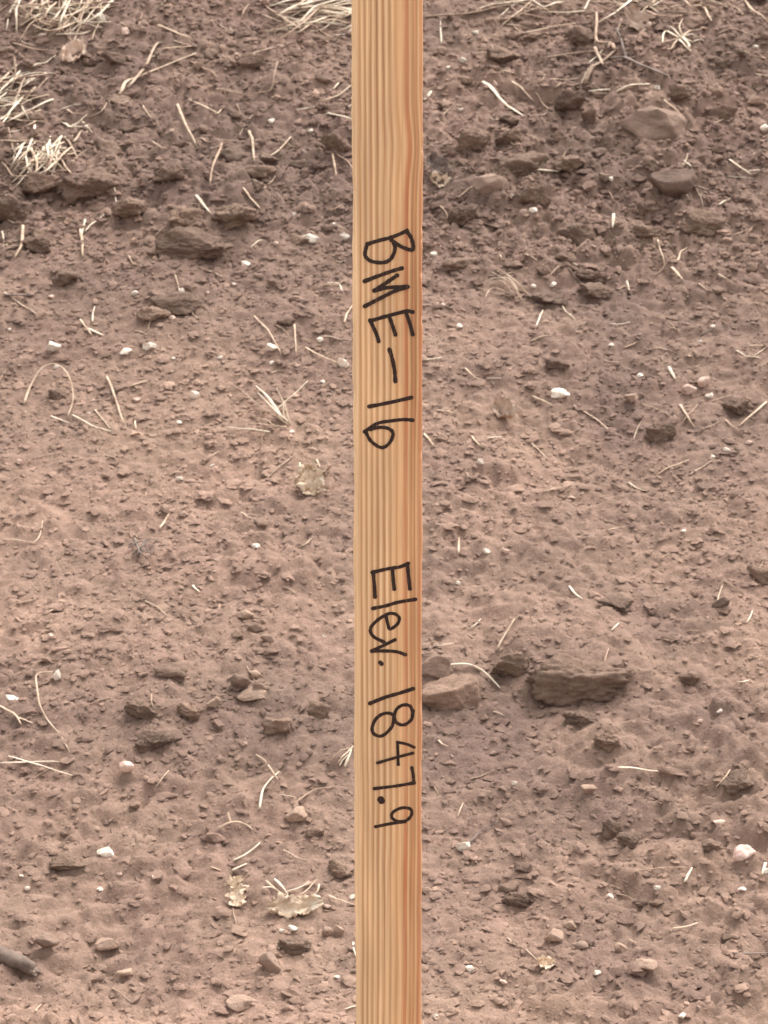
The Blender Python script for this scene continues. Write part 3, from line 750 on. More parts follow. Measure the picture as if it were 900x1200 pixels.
OWN = [
 ('straw', [(208, 122), (218, 146), (231, 172)], 4.5, STR, 'pale bent straw pointing down slope beside a shorter straw'),
 ('straw', [(222, 119), (257, 136)], 5, STR, 'thick short straw above the pale bent straw'),
 ('straw', [(230, 162), (278, 165)], 4, STR, 'straight straw lying level across the slope near upright stems'),
 ('straw', [(140, 115), (160, 90), (230, 62)], 5.5, STR, 'long brown-tinged straw crossing a forked one'),
 ('straw', [(150, 102), (176, 70), (183, 51), (191, 50)], 5, STR, 'hooked straw crossing the long brown-tinged straw'),
 ('straw', [(185, 31), (225, 47)], 5, STR, 'short straw above the crossed straws'),
 ('straw', [(190, 58), (225, 55)], 4, STR, 'short level straw next to the crossed straws'),
 ('straw', [(280, 68), (312, 58), (345, 52)], 3.5, STR, 'thin straw beside a tiny pale chip high on the bank'),
 ('twig', [(258, 104), (285, 110), (315, 108), (321, 90), (325, 72)], 4, BRN, 'curved brown twig hooking upward at one end'),
 ('twig', [(224, 72), (240, 80), (256, 92)], 4, BRN, 'short dark brown twig below the crossed straws'),
 ('straw', [(292, 153), (296, 172), (298, 191)], 4.5, STR, 'upright stubby straw beside a curved one'),
 ('straw', [(304, 183), (322, 180), (341, 160)], 4, STR, 'curved straw next to the upright stubby straw'),
 ('straw', [(260, 168), (252, 192), (246, 216)], 4, BRN, 'brown stem leaning down slope below the level straw'),
 ('straw', [(376, 119), (396, 112), (411, 100)], 5, STR, 'thick straw ending against the left edge of the stake'),
 ('straw', [(384, 137), (412, 144)], 5, PAL, 'bleached straw tucked behind the left edge of the stake'),
 ('straw', [(387, 168), (391, 190), (394, 206)], 3.5, STR, 'thin straw hanging over the smooth brown clod'),
 ('straw', [(230, 229), (247, 250)], 5, PAL, 'short bleached straw leaning on the pale rounded clod'),
 ('straw', [(285, 220), (294, 232), (305, 244)], 4.5, STR, 'short straw uphill of the wide brown clod'),
 ('straw', [(27, 264), (25, 285), (17, 302)], 5, STR, 'straw bent over the dark flat clod'),
 ('straw', [(94, 268), (97, 300)], 4.5, STR, 'straw pointing down slope below the large dark-faced clod'),
 ('twig', [(14, 50), (40, 58), (80, 62)], 5, BRN, 'brown twig leading to the curled dry leaf'),
 ('twig', [(498, 21), (545, 16), (600, 5)], 7, BRN, 'long thick brown stem reaching behind the stake'),
 ('twig', [(635, 2), (668, 6), (700, 16)], 5, BRN, 'brown stem leading to the forked twig'),
 ('straw', [(612, 39), (645, 33), (676, 27)], 5, STR, 'straight straw between thick brown stem and forked twig'),
 ('straw', [(566, 99), (585, 117), (614, 136)], 6, PAL, 'thick pale straw lying slantwise beside the stake'),
 ('straw', [(600, 95), (612, 104), (626, 120)], 4, STR, 'thin straw beside the thick pale straw'),
 ('straw', [(778, 120), (803, 142)], 3.5, STR, 'thin straw lying over the largest pale brown stone'),
 ('straw', [(690, 107), (715, 105)], 7, PAL, 'bleached flat straw below the forked twig'),
 ('straw', [(722, 107), (738, 100), (762, 98)], 5, PAL, 'bleached bent straw beside the flat bleached straw'),
 ('straw', [(645, 95), (660, 93), (678, 92)], 3.5, STR, 'thin faint straw beside the forked twig'),
 ('white_stick', [(626, 203), (655, 205)], 5.5, PAL, 'white stick fragment lying on the long flat dark clod'),
 ('straw', [(719, 255), (718, 271)], 5, PAL, 'stubby white straw standing near the rough dark clod'),
 ('straw', [(5, 342), (24, 356), (45, 371)], 4.5, STR, 'long straw lying across the dark buried twig'),
 ('twig', [(4, 345), (22, 346), (40, 346)], 8, GRY, 'dark buried twig crossed by a long straw'),
 ('straw', [(94, 374), (108, 393)], 5, STR, 'short straw beside a bleached scrap on the mid bank'),
 ('straw', [(104, 385), (121, 393)], 7, PAL, 'bleached thick scrap of straw on the mid bank'),
 ('straw', [(28, 474), (36, 452), (48, 434, .012), (64, 429, .018), (80, 441, .016), (87, 465, .008), (79, 489)], 4.5, STR, 'long straw bent into a tall arch'),
 ('straw', [(85, 486), (106, 497), (132, 506)], 4.5, PAL, 'bleached straw lying at the foot of the arched straw'),
 ('straw', [(125, 441), (135, 470), (146, 497)], 5, STR, 'leaning straw beside the arched straw'),
 ('straw', [(111, 480), (119, 490), (130, 503)], 4, STR, 'thin straw meeting the leaning straw at its foot'),
 ('straw', [(153, 452), (172, 446)], 7, STR, 'thick short scrap of straw beside the leaning straw'),
 ('straw', [(298, 370), (316, 390), (330, 418)], 4, STR, 'slanting stem with a white chip at its foot'),
 ('straw', [(345, 382), (347, 418)], 3.5, STR, 'thin upright stem beside the slanting stem'),
 ('straw', [(358, 407), (375, 416), (396, 425)], 5, STR, 'straw pointing at the ragged white chip'),
 ('straw', [(378, 394), (395, 396), (413, 399)], 4, STR, 'level straw running behind the left edge of the stake'),
 ('straw', [(384, 331), (396, 333), (401, 342)], 4, PAL, 'tiny hooked bleached straw near the stake'),
 ('straw', [(312, 561), (327, 547), (346, 532)], 4.5, STR, 'single straw slanting on smooth soil below the tuft'),
 ('straw', [(371, 538), (378, 556)], 4, STR, 'short straw beside the crumpled pale husk'),
 ('straw', [(497, 422), (518, 419)], 5, PAL, 'bleached straw stub touching the right edge of the stake'),
 ('straw', [(545, 431), (556, 441), (570, 449)], 4, STR, 'thin straw between the stake and the brightest white chip'),
 ('straw', [(624, 464), (648, 475)], 5.5, STR, 'short straw below the brightest white chip'),
 ('straw', [(672, 475), (694, 489), (717, 506)], 4, STR, 'long thin pale straw beside the brightest white chip'),
 ('straw', [(571, 514), (589, 512)], 5, PAL, 'short level bleached straw below the curled bark chip'),
 ('straw', [(784, 431), (791, 445)], 7, PAL, 'short thick bleached straw beside the square white chip'),
 ('straw', [(787, 313), (800, 327)], 5.5, STR, 'short lone straw downhill of the thin flat slab clod'),
 ('twig', [(820, 394), (840, 384), (868, 380)], 4.5, GRY, 'thin dark bent twig uphill of the square white chip'),
 ('twig', [(752, 473), (770, 480), (786, 489)], 4.5, BRN, 'thin brown stem running from the pale grey pebble'),
 ('straw', [(797, 474), (805, 488), (814, 501)], 6, STR, 'leaning short straw above the round dark sunken clod'),
 ('straw', [(898, 471), (884, 483), (866, 499)], 5, STR, 'long slanting straw beside the dark clod'),
 ('straw', [(770, 556), (785, 547), (807, 539)], 4.5, STR, 'curved straw downhill of the round dark sunken clod'),
 ('straw', [(636, 576), (655, 572), (682, 567)], 4, STR, 'faint straw lying level on the smooth mid bank'),
 ('straw', [(497, 508), (509, 523)], 5, STR, 'straw stub slanting from behind the right edge of the stake'),
 ('straw', [(898, 405), (876, 405)], 4.5, STR, 'straw lying level beyond the thin dark bent twig'),
 ('straw', [(187, 621), (198, 604)], 5, STR, 'short straw above the knot of dark rootlets'),
 ('straw', [(38, 637), (46, 628), (50, 610)], 3.5, STR, 'thin bent straw beside the knot of dark rootlets'),
 ('straw', [(3, 632), (22, 633), (40, 636)], 4, STR, 'level straw meeting the thin bent straw'),
 ('straw', [(20, 707), (43, 702)], 4, STR, 'faint short level straw on smooth soil'),
 ('straw', [(170, 704), (183, 711), (196, 721)], 4, STR, 'faint slanting straw on smooth soil'),
 ('straw', [(62, 787, .004), (41, 790, .01), (46, 818, .006), (62, 850, .004), (82, 883)], 4.5, STR, 'long bent straw with a sharp elbow at its top'),
 ('straw', [(0, 827), (18, 838), (25, 849)], 5, STR, 'straw lying beside the long bent straw'),
 ('straw', [(20, 841), (39, 848)], 5, STR, 'short scrap of straw next to a longer one'),
 ('straw', [(0, 894), (40, 892), (76, 893)], 5, PAL, 'bleached straw lying level, crossed by another'),
 ('straw', [(10, 886), (45, 897), (86, 909)], 4.5, PAL, 'bleached straw crossing the level one'),
 ('straw', [(304, 948), (309, 925), (327, 905)], 5, PAL, 'thick bleached bent straw on the lower bank'),
 ('straw', [(314, 900), (326, 918)], 4, STR, 'short straw behind the thick bleached bent straw'),
 ('twig', [(344, 942), (366, 926), (396, 921)], 4.5, BRN, 'brown twig above the pale grey angular stone'),
 ('twig', [(300, 884), (312, 893), (306, 900)], 4, STR, 'small hooked stem on the lower bank'),
 ('straw', [(273, 1010), (290, 1000), (305, 987)], 6, PAL, 'thick bleached straw above the small dark clod'),
 ('straw', [(272, 1020), (289, 1012)], 6.5, PAL, 'short bleached straw stub above the small dark clod'),
 ('straw', [(247, 1016), (259, 1020)], 5, STR, 'tiny straw beside the bleached straw stub'),
 ('straw', [(385, 1049), (400, 1056), (419, 1061)], 4.5, STR, 'thin straw reaching the stake beside the torn leaf'),
 ('straw', [(414, 1104), (415, 1113), (419, 1124)], 4, PAL, 'small bleached straw touching the stake low down'),
 ('straw', [(404, 1183), (420, 1178)], 4, PAL, 'small level bleached straw touching the stake at the bank foot'),
 ('straw', [(724, 899), (750, 901), (777, 904)], 5, PAL, 'straight fallen bleached straw below the large block clod'),
 ('twig', [(549, 988), (562, 975), (584, 962)], 5, GRY, 'dark twig with the triangular white chip at its end'),
 ('straw', [(744, 1029), (746, 1019), (775, 1017), (806, 1016)], 5, BRN, 'bent brown straw with a short down-turned end'),
 ('straw', [(802, 1036), (811, 1019)], 6, PAL, 'short bleached straw at the end of the bent brown straw'),
 ('straw', [(788, 1088), (803, 1086), (818, 1081)], 6, STR, 'short straw uphill of the brown oval clod'),
 ('twig', [(860, 1117), (880, 1117), (905, 1116)], 6, GRY, 'dark grey twig lying level over a dark clod'),
 ('straw', [(537, 652), (538, 633)], 4.5, STR, 'short straw pointing straight down slope on smooth soil'),
 ('straw', [(897, 1012), (893, 1026)], 6, PAL, 'bleached straw stub beside the pink-white stone'),
 ('straw', [(582, 762), (592, 742), (603, 725)], 4.5, STR, 'straw standing up beside the lumpy grey clod'),
 ('straw', [(505, 108), (497, 118)], 5, PAL, 'bleached straw stub behind the right edge of the stake'),
 ('straw', [(822, 3), (828, 14), (834, 26)], 4.5, STR, 'short straw above the radiating tuft'),
 ('straw', [(873, 0), (884, 13), (899, 27)], 4.5, STR, 'slanting straw beside the radiating tuft'),
 ('twig', [(560, 26), (592, 22), (640, 8), (668, 0)], 4, BRN, 'thin brown stem crossing above the long thick brown stem'),
 ('twig', [(640, 70), (668, 62), (694, 60), (712, 66)], 5, BRN, 'brown twig running into the forked twig from below'),
 ('twig', [(755, 12), (775, 20), (800, 18)], 5, BRN, 'brown twig lying uphill of the star-shaped tuft'),
 ('twig', [(650, 108), (668, 100), (690, 96)], 5, BRN, 'short brown twig uphill of the darkest rounded clod'),
 ('twig', [(840, 40), (860, 34), (890, 44)], 4, BRN, 'bowed brown twig beyond the star-shaped tuft'),
 ('twig', [(870, 62), (886, 65), (900, 70)], 4, BRN, 'thin brown twig beside the radiating tuft'),
]
for e in OWN:
    name, pts, w, mat, label = e
    stem(name, pts, w * (.88 if pts[0][1] < 330 else .66), mat, label, 'twig' if name == 'twig' else ('stick' if name == 'white_stick' else 'straw'), lift=.0045 if pts[0][1] < 330 else .0025)

# branched twigs: one thing with its branches
def branched(name, branches, label, cat, group=None, lift=.004):
    p0 = at(*branches[0][0][0][:2])
    root = bpy.data.objects.new(name, None); C.objects.link(root)
    root.empty_display_size = .02
    root.location = p0
    tag(root, label, cat, group)
    for pts, w, mat, part in branches:
        stem(part, pts, w, mat, None, None, parent=root, lift=lift)
    return root
branched('forked_twig', [
    ([(684, 100), (700, 78), (722, 57)], 7, BRN, 'branch'),
    ([(697, 55, .012), (701, 64, .006), (707, 76)], 5, STR, 'branch'),
    ([(720, 60), (714, 50), (700, 46, .008), (699, 14, .006)], 5.5, BRN, 'branch'),
    ([(712, 62), (722, 40), (728, 22)], 4, BRN, 'branch')],
    'forked brown twig high on the bank with several branches', 'twig')
branched('twig', [([(715, 68), (745, 74), (783, 89)], 7, GRY, 'branch'), ([(735, 70), (728, 50), (722, 32)], 4, GRY, 'branch')],
    'dark grey twig lying beside the forked brown twig', 'twig')
branched('twig', [([(524, 779), (550, 778), (568, 787), (586, 806)], 4.5, PAL, 'branch'), ([(550, 778), (564, 786)], 4, STR, 'branch')],
    'pale branching rootlet above the smooth wide clod', 'twig')
branched('twig', [([(255, 971), (270, 964), (285, 964), (296, 972)], 5, STR, 'branch'), ([(270, 964), (267, 952, .006)], 4, STR, 'branch')],
    'small pale forked twig bridging a crumb of soil', 'twig')
branched('rootlets', [([(150, 642), (165, 634, .01), (180, 640)], 4, GRY, 'rootlet'), ([(155, 650), (168, 640, .008), (178, 650)], 3.5, GRY, 'rootlet'),
    ([(162, 652), (172, 632, .01), (190, 636)], 3.5, GRY, 'rootlet'), ([(152, 634), (170, 646, .008), (186, 642)], 3, GRY, 'rootlet'),
    ([(158, 630), (163, 645, .012), (174, 655)], 3, GRY, 'rootlet')], 'knot of dark fine rootlets on smooth soil', 'rootlets')

# tufts: every blade its own part
def tuft(label, blades, lift=.004):
    p0 = at(*blades[0][0][0][:2])
    root = bpy.data.objects.new('straw_tuft', None); C.objects.link(root)
    root.empty_display_size = .03; root.location = p0
    tag(root, label, 'straw tuft')
    for pts, w, mat in blades:
        stem('blade', pts, w * .74, mat, None, None, parent=root, lift=lift, taper=.35, kinks=.45, flat=.5)
    return root
def random_blades(cx, cy, rx, ry, n, ang, spread, ln, seed, wr=(3.2, 5.5), hmax=.03):
    r = random.Random(seed); out = []
    for i in range(n):
        a = R(ang + r.gauss(0, spread)); L = r.uniform(*ln)
        x, y = cx + r.uniform(-rx, rx), cy + r.uniform(-ry, ry)
        dx, dy = math.cos(a) * L / 2, math.sin(a) * L / 2
        b = r.gauss(0, .16)
        z = r.uniform(.001, hmax * (.35 if i % 3 else 1))
        out.append(([(x - dx, y - dy, .002), (x - dy * b, y + dx * b, z), (x + dx, y + dy, r.uniform(.0, z * .8))], r.uniform(*wr), r.choice((PAL, PAL, PAL, STR, STR, BRN))))
    return out
tuft('thick tuft of bleached straw uphill of the curled dry leaf', 
     random_blades(68, 14, 46, 15, 58, 150, 34, (28, 72), 1) + [([(66, 40), (90, 40), (106, 36)], 5, PAL), ([(14, 8), (60, 16), (112, 28)], 5, PAL), ([(22, 31), (40, 20), (62, 12)], 5, PAL), ([(70, 36), (74, 18, .02), (84, -4)], 4.5, PAL)])
tuft('sprawling bleached tuft uphill of a bushier tuft',
     random_blades(14, 118, 26, 28, 36, 155, 28, (25, 60), 2) + [([(0, 106), (28, 88), (62, 86)], 5, PAL), ([(0, 118), (18, 122), (34, 140)], 6, PAL), ([(-14, 96), (10, 90), (34, 84)], 5, PAL)])
tuft('bushy bleached tuft above the rounded pale clod',
     random_blades(42, 186, 28, 16, 44, 140, 32, (22, 58), 3) + [([(14, 214), (34, 196), (52, 172)], 6, PAL), ([(22, 210), (44, 198), (70, 178)], 5, PAL), ([(0, 165), (30, 166), (66, 168)], 5, STR), ([(60, 182), (74, 192), (84, 204)], 5, STR), ([(76, 160), (84, 172), (92, 186)], 5, STR)])
tuft('small bleached scraps tuft below the curled dry leaf',
     [([(74, 144), (90, 150), (104, 146)], 5, PAL), ([(86, 166), (94, 156), (106, 148)], 4.5, STR), ([(78, 150), (92, 142), (102, 134)], 4, PAL), ([(96, 142), (104, 150), (108, 156)], 4.5, STR)])
tuft('matted straw tuft touching the stake edge high on the bank',
     random_blades(368, 16, 42, 15, 48, 168, 18, (35, 80), 4, hmax=.02) + [([(302, 0), (318, 14), (345, 34)], 4, STR), ([(330, 32), (370, 27), (408, 30)], 5, PAL), ([(340, 10), (375, 8), (410, 0)], 5, PAL)])
tuft('small radiating star-shaped tuft of bleached straw',
     [([(796, 44), (780, 38, .006), (776, 52)], 5, PAL), ([(798, 44), (790, 34, .006), (782, 30)], 5, PAL), ([(798, 46), (804, 38, .006), (822, 34)], 5, STR), ([(796, 46), (802, 52), (810, 60)], 5, PAL),
      ([(800, 44), (812, 48), (822, 46)], 5, PAL), ([(796, 44), (788, 46), (774, 50)], 4.5, STR), ([(800, 42), (806, 52), (806, 58)], 6, PAL), ([(800, 42), (796, 32, .008), (800, 22)], 4, STR), ([(794, 46), (786, 56), (782, 58)], 5, STR), ([(798, 44), (808, 40), (818, 42)], 4.5, PAL)])
tuft('long loose straw tuft uphill of the forked twig',
     random_blades(690, 6, 110, 8, 32, 178, 24, (25, 70), 6, (3, 5), .02))
tuft('loose straw tuft uphill of the star-shaped tuft',
     random_blades(850, 2, 55, 8, 14, 170, 40, (25, 60), 8, (3, 5), .02))
tuft('spiky bleached tuft standing out of the middle bank soil',
     [([(340, 496), (322, 480, .012), (302, 460, .022)], 5.5, PAL), ([(338, 498), (312, 482, .008), (282, 456, .016)], 4, STR), ([(330, 492), (318, 470, .016), (300, 452, .026)], 8, PAL), ([(324, 480), (340, 466, .012), (361, 446, .02)], 4.5, PAL),
      ([(316, 506), (292, 504), (264, 500)], 5.5, PAL), ([(336, 500), (318, 500), (296, 496)], 4, STR), ([(334, 494), (330, 470, .014), (324, 455, .02)], 4, STR), ([(340, 498), (336, 484, .01), (334, 472, .014)], 4, STR), ([(322, 500), (306, 490), (284, 482)], 3.5, STR)])
tuft('faint thin looped tuft of pale stems',
     [([(612, 352), (598, 332, .012), (576, 318, .014)], 3.5, STR), ([(604, 348), (588, 330, .014), (566, 336, .008)], 3, STR), ([(600, 350), (580, 344), (556, 336)], 3.5, STR), ([(620, 346), (604, 330, .012), (590, 318, .016)], 3.5, STR), ([(608, 342), (596, 326, .016), (574, 326, .012)], 3, PAL), ([(602, 346), (578, 336, .01), (568, 350)], 3, STR)])
tuft('small bleached tuft pressed against the stake edge',
     [([(396, 894), (404, 884), (414, 874)], 4.5, STR), ([(404, 898), (408, 888, .008), (412, 878, .012)], 6, PAL), ([(398, 897), (402, 890), (408, 884, .008)], 4.5, PAL), ([(390, 888), (400, 880), (410, 876)], 3.5, STR)])
tuft('scrappy straw tuft lying over the torn leaf',
     [([(312, 1032), (324, 1044), (342, 1052)], 6, STR), ([(346, 1052), (358, 1044), (372, 1030)], 4.5, STR), ([(334, 1046), (350, 1040), (362, 1034)], 4.5, PAL), ([(308, 1040), (318, 1040), (330, 1046)], 4.5, PAL), ([(340, 1054), (356, 1050), (370, 1050)], 5, STR), ([(374, 1036), (372, 1044), (366, 1050)], 4, STR), ([(322, 1030), (332, 1040), (338, 1050)], 5, PAL)])
# tiny broken bits of stem that look alike
for i in range(300):
    for _ in range(20):
        px, py = rnd.uniform(-40, 940), rnd.uniform(0, 1190)
        if 405 < px < 500: continue
        if rnd.random() < (1.0 if py < 330 else (.38 if py < 580 else .12)): break
    a = R(rnd.gauss(0, 42)); L = rnd.uniform(9, 34)
    o = stem('stem_fragment', [(px, py), (px + math.cos(a) * L * .5 + rnd.uniform(-2, 2), py + math.sin(a) * L * .5 + rnd.uniform(-2, 2)), (px + math.cos(a) * L, py + math.sin(a) * L)], rnd.uniform(1.5, 2.9),
         (STR, BRN, PAL)[(i * 7) % 5 % 3], 'tiny broken bit of dry stem scattered on the soil', 'stem fragment', 'tiny broken stem bits')
    o['what'] = ('tiny straw-coloured bit of stem', 'tiny brown bit of stem', 'tiny bleached bit of stem')[(i * 7) % 5 % 3]

# ------------------------------------------------------------------ leaves and husks (thin curled solids)
def leaf(name, px, py, wpx, hpx, ang, curl, mat, label, cat, seed, ragged=.12, tilt=.5, pointed=True):
    r = random.Random(seed)
    b = at(px, py + hpx * .25); k = mpp(b)
    L, W = wpx * k, hpx * k * 1.15
    nu, nv = 24, 14
    top = []
    off = Vector((seed * 1.7, 0, 0))
    for i in range(nu):
        u = i / (nu - 1)
        prof = (math.sin(math.pi * (.06 + .88 * u)) ** .7) if pointed else (.55 + .45 * math.sin(math.pi * u))
        for j in range(nv):
            v = j / (nv - 1) * 2 - 1
            wv = W * .5 * prof * (1 + ragged * 2.4 * mnoise.noise(Vector((u * 6, v * 3, seed))) + ragged * 1.2 * mnoise.noise(Vector((u * 19, v * 3, seed + 2))))
            x = (u - .5) * L + ragged * L * .4 * mnoise.noise(Vector((v * 4, u * 2, seed + 9))) * abs(v)
            y = v * wv
            z = curl * W * (v * v) * .5 + curl * L * .22 * (2 * u - 1) ** 2 + .26 * W * mnoise.noise(Vector((u * 5, v * 2.5, seed + 3))) + .12 * W * mnoise.noise(Vector((u * 13, v * 6, seed + 5)))
            top.append(Vector((x, y, z)))
    n = len(top)
    th = Vector((0, 0, .0007))
    verts = [p + th for p in top] + [p - th for p in top]
    faces = []
    for i in range(nu - 1):
        for j in range(nv - 1):
            a = i * nv + j
            faces.append((a, a + nv, a + nv + 1, a + 1)); faces.append((n + a, n + a + 1, n + a + nv + 1, n + a + nv))
    rim = [i * nv for i in range(nu)] + [(nu - 1) * nv + j for j in range(1, nv)] + [i * nv + nv - 1 for i in range(nu - 2, -1, -1)] + [j for j in range(nv - 2, 0, -1)]
    for q in range(len(rim)):
        a, c = rim[q], rim[(q + 1) % len(rim)]
        faces.append((a, n + a, n + c, c)) if True else None
    rot = Matrix.Rotation(tilt, 3, 'X') @ Matrix.Rotation(R(-ang), 3, 'Z')
    verts = [rot @ v for v in verts]
    zmin = min(v.z for v in verts)
    me = mesh_from(name, verts, faces)
    o = link(name, me, mat)
    o.location = b + Vector((0, W * .3, -zmin * .85))
    return tag(o, label, cat)
leaf('dry_leaf', 86, 67, 34, 22, -40, .5, M_leaf, 'curled pinkish dry leaf beside a brown twig', 'leaf', 1, tilt=.9)
leaf('dry_leaf', 747, 32, 40, 22, 55, .5, M_leaf, 'curled pinkish dry leaf near the forked twig', 'leaf', 2, tilt=.9)
leaf('torn_leaf', 345, 1070, 66, 24, -6, .35, M_paper, 'torn pale dry leaf lying under scraps of straw', 'leaf', 3, ragged=.3, tilt=.75)
leaf('husk', 362, 572, 40, 26, 78, .6, M_paper, 'crumpled pale husk on the smooth middle bank', 'husk', 4, ragged=.4, tilt=.9, pointed=False)
leaf('husk', 277, 1054, 36, 18, 82, .6, M_paper, 'crumpled narrow husk beside the torn leaf', 'husk', 5, ragged=.45, tilt=.9, pointed=False)
leaf('husk', 517, 216, 26, 16, 20, .9, M_paper, 'curled pale husk at the right edge of the stake', 'husk', 6, ragged=.15, tilt=.8)
leaf('bark_chip', 590, 485, 30, 22, 35, .8, M_leaf, 'curled bark chip lying on the middle bank', 'bark chip', 7, ragged=.12, tilt=.8)
leaf('dry_leaf', 640, 1132, 20, 13, 10, .8, M_paper, 'tiny curled pale leaf below the buff rounded stone', 'leaf', 8, ragged=.25, tilt=.7)
leaf('bark_chip', 514, 200, 34, 20, 50, .6, M_twig_grey, 'grey bark chip leaning above the curled pale husk', 'bark chip', 9, tilt=.8)

# ------------------------------------------------------------------ thick broken stick at the lower left
def broken_stick():
    a, m_, b = at(-40, 1098, .004), at(0, 1118, .008), at(40, 1136, .006)
    k = mpp(b)
    root = bpy.data.objects.new('broken_stick', None); C.objects.link(root); root.location = a
    tag(root, 'thick grey broken stick with a splintered end', 'stick')
    c = catmull([a, m_, b], 9)
    n = len(c); sides = 14
    rad = [k * (11 - 2.0 * i / n) for i in range(n)]
    v, f = tube_data(c, rad, sides, .9, .0)
    v = [p + mnoise.noise_vector(p * 160) * .0016 + mnoise.noise_vector(p * 40) * .0016 for p in v]
    link('bark', mesh_from('bark', [p - a for p in v], f), M_bark, root)
    ax = (c[-1] - c[-2]).normalized()
    for i in range(9):
        off = Vector((0, rnd.uniform(-.5, .5), rnd.uniform(-.5, .5))) * (k * 12)
        s = c[-1] + off - ax * .003
        e = s + ax * rnd.uniform(.004, .014) + Vector((0, rnd.uniform(-.002, .002), rnd.uniform(-.003, .001)))
        vv, ff = tube_data([s, s.lerp(e, .5), e], [k * 3, k * 2.4, k * .8], 5, .7, .1, rnd)
        link('splinter', mesh_from('splinter', [p - a for p in vv], ff), M_split if i % 3 else M_bark, root)
broken_stick()

# ------------------------------------------------------------------ soil crumbs: uncountable, one object
def crumbs(n, seed):
    r = np.random.default_rng(seed)
    x = np.concatenate([r.uniform(-.68, .68, int(n * .82)), r.uniform(-1.5, 1.5, n - int(n * .82))])
    y = r.uniform(Y0, Y1, n)
    keep = r.random(n) < np.clip(.75 + 1.3 * fbm(x * 5, y * 5, 81, 3) + .2 * upz(y), .45, 1)
    x, y = x[keep], y[keep]
    up = upz(y)
    rad = np.exp(r.normal(math.log(.00150), .46, len(x))) * (1 + .25 * up)
    rad = np.clip(rad, .0010, .0055)
    i = np.clip(np.searchsorted(GX, x) - 1, 0, len(GX) - 2); j = np.clip(np.searchsorted(GY, y) - 1, 0, len(GY) - 2)
    u = (x - GX[i]) / (GX[i + 1] - GX[i]); v = (y - GY[j]) / (GY[j + 1] - GY[j])
    z = (ZZ[j, i] * (1 - u) + ZZ[j, i + 1] * u) * (1 - v) + (ZZ[j + 1, i] * (1 - u) + ZZ[j + 1, i + 1] * u) * v
    tone = np.clip(tone_at(x, y) * .92 + r.normal(0, .10, len(x)) + (r.random(len(x)) < .04) * .4, 0, 1)
    V, F, T, base = [], [], [], 0
    octa = (np.array([(1, 0, 0), (0, 1, 0), (-1, 0, 0), (0, -1, 0), (0, 0, 1.), (0, 0, -1)]), [(0, 1, 4), (1, 2, 4), (2, 3, 4), (3, 0, 4), (1, 0, 5), (2, 1, 5), (3, 2, 5), (0, 3, 5)])
    for tpl, mask in ((octa, rad < .0019), (ICO[0], (rad >= .0019) & (rad < .0040)), (ICO[1], rad >= .0040)):
        d, f = tpl; f = np.array(f)
        ids = np.nonzero(mask)[0]; m = len(ids)
        sh = d[None] * (1 + r.uniform(-.48, .34, (m, len(d), 1)))
        ax = np.stack([r.uniform(1.0, 2.3, m), r.uniform(.8, 1.6, m), r.uniform(.26, .66, m) * (1 + .7 * up[ids])], -1)[:, None]
        sh = sh * ax * rad[ids][:, None, None]
        a = r.uniform(0, 6.28, m); c, s = np.cos(a), np.sin(a)
        X = sh[..., 0] * c[:, None] - sh[..., 1] * s[:, None]; Y = sh[..., 0] * s[:, None] + sh[..., 1] * c[:, None]
        P = np.stack([X + x[ids][:, None], Y + y[ids][:, None], sh[..., 2] + SL * Y * .8 + (z[ids] + rad[ids] * .16)[:, None]], -1)
        V.append(P.reshape(-1, 3)); T.append(np.repeat(tone[ids], len(d)))
        F.append((f[None] + (base + np.arange(m) * len(d))[:, None, None]).reshape(-1, 3)); base += m * len(d)
    V, F, T = np.vstack(V), np.vstack(F), np.concatenate(T)
    me = bpy.data.meshes.new('soil_crumbs')
    me.vertices.add(len(V)); me.vertices.foreach_set('co', V.astype(np.float32).ravel())
    me.loops.add(F.size); me.loops.foreach_set('vertex_index', F.astype(np.int32).ravel())
    me.polygons.add(len(F)); me.polygons.foreach_set('loop_start', (np.arange(len(F)) * 3).astype(np.int32))
    me.polygons.foreach_set('loop_total', np.full(len(F), 3, dtype=np.int32))
    me.update(calc_edges=True)
    set_tone(me, T)
    o = link('soil_crumbs', me, M_crumb)
    me.set_sharp_from_angle(angle=R(50))
    o['kind'] = 'stuff'
    return tag(o, 'fine loose crumbs of brown soil and grit covering the bank', 'soil crumbs')
crumbs(112000, 9)

# ------------------------------------------------------------------ the survey stake
SW, SD_ = 0.038, 0.018
LEAN = math.atan(math.tan(PITCH) * 0 + math.tan(R(2.0)))
mid = EYE + ray(454.6, 600) * (SW * FPX / 80.6)
stake = bpy.data.objects.new('survey_stake', None); C.objects.link(stake)
ROLL = R(-.10)
SROT = Matrix.Rotation(-LEAN, 3, 'X') @ Matrix.Rotation(ROLL, 3, 'Y')
axis_ = SROT @ Vector((0, 0, 1))
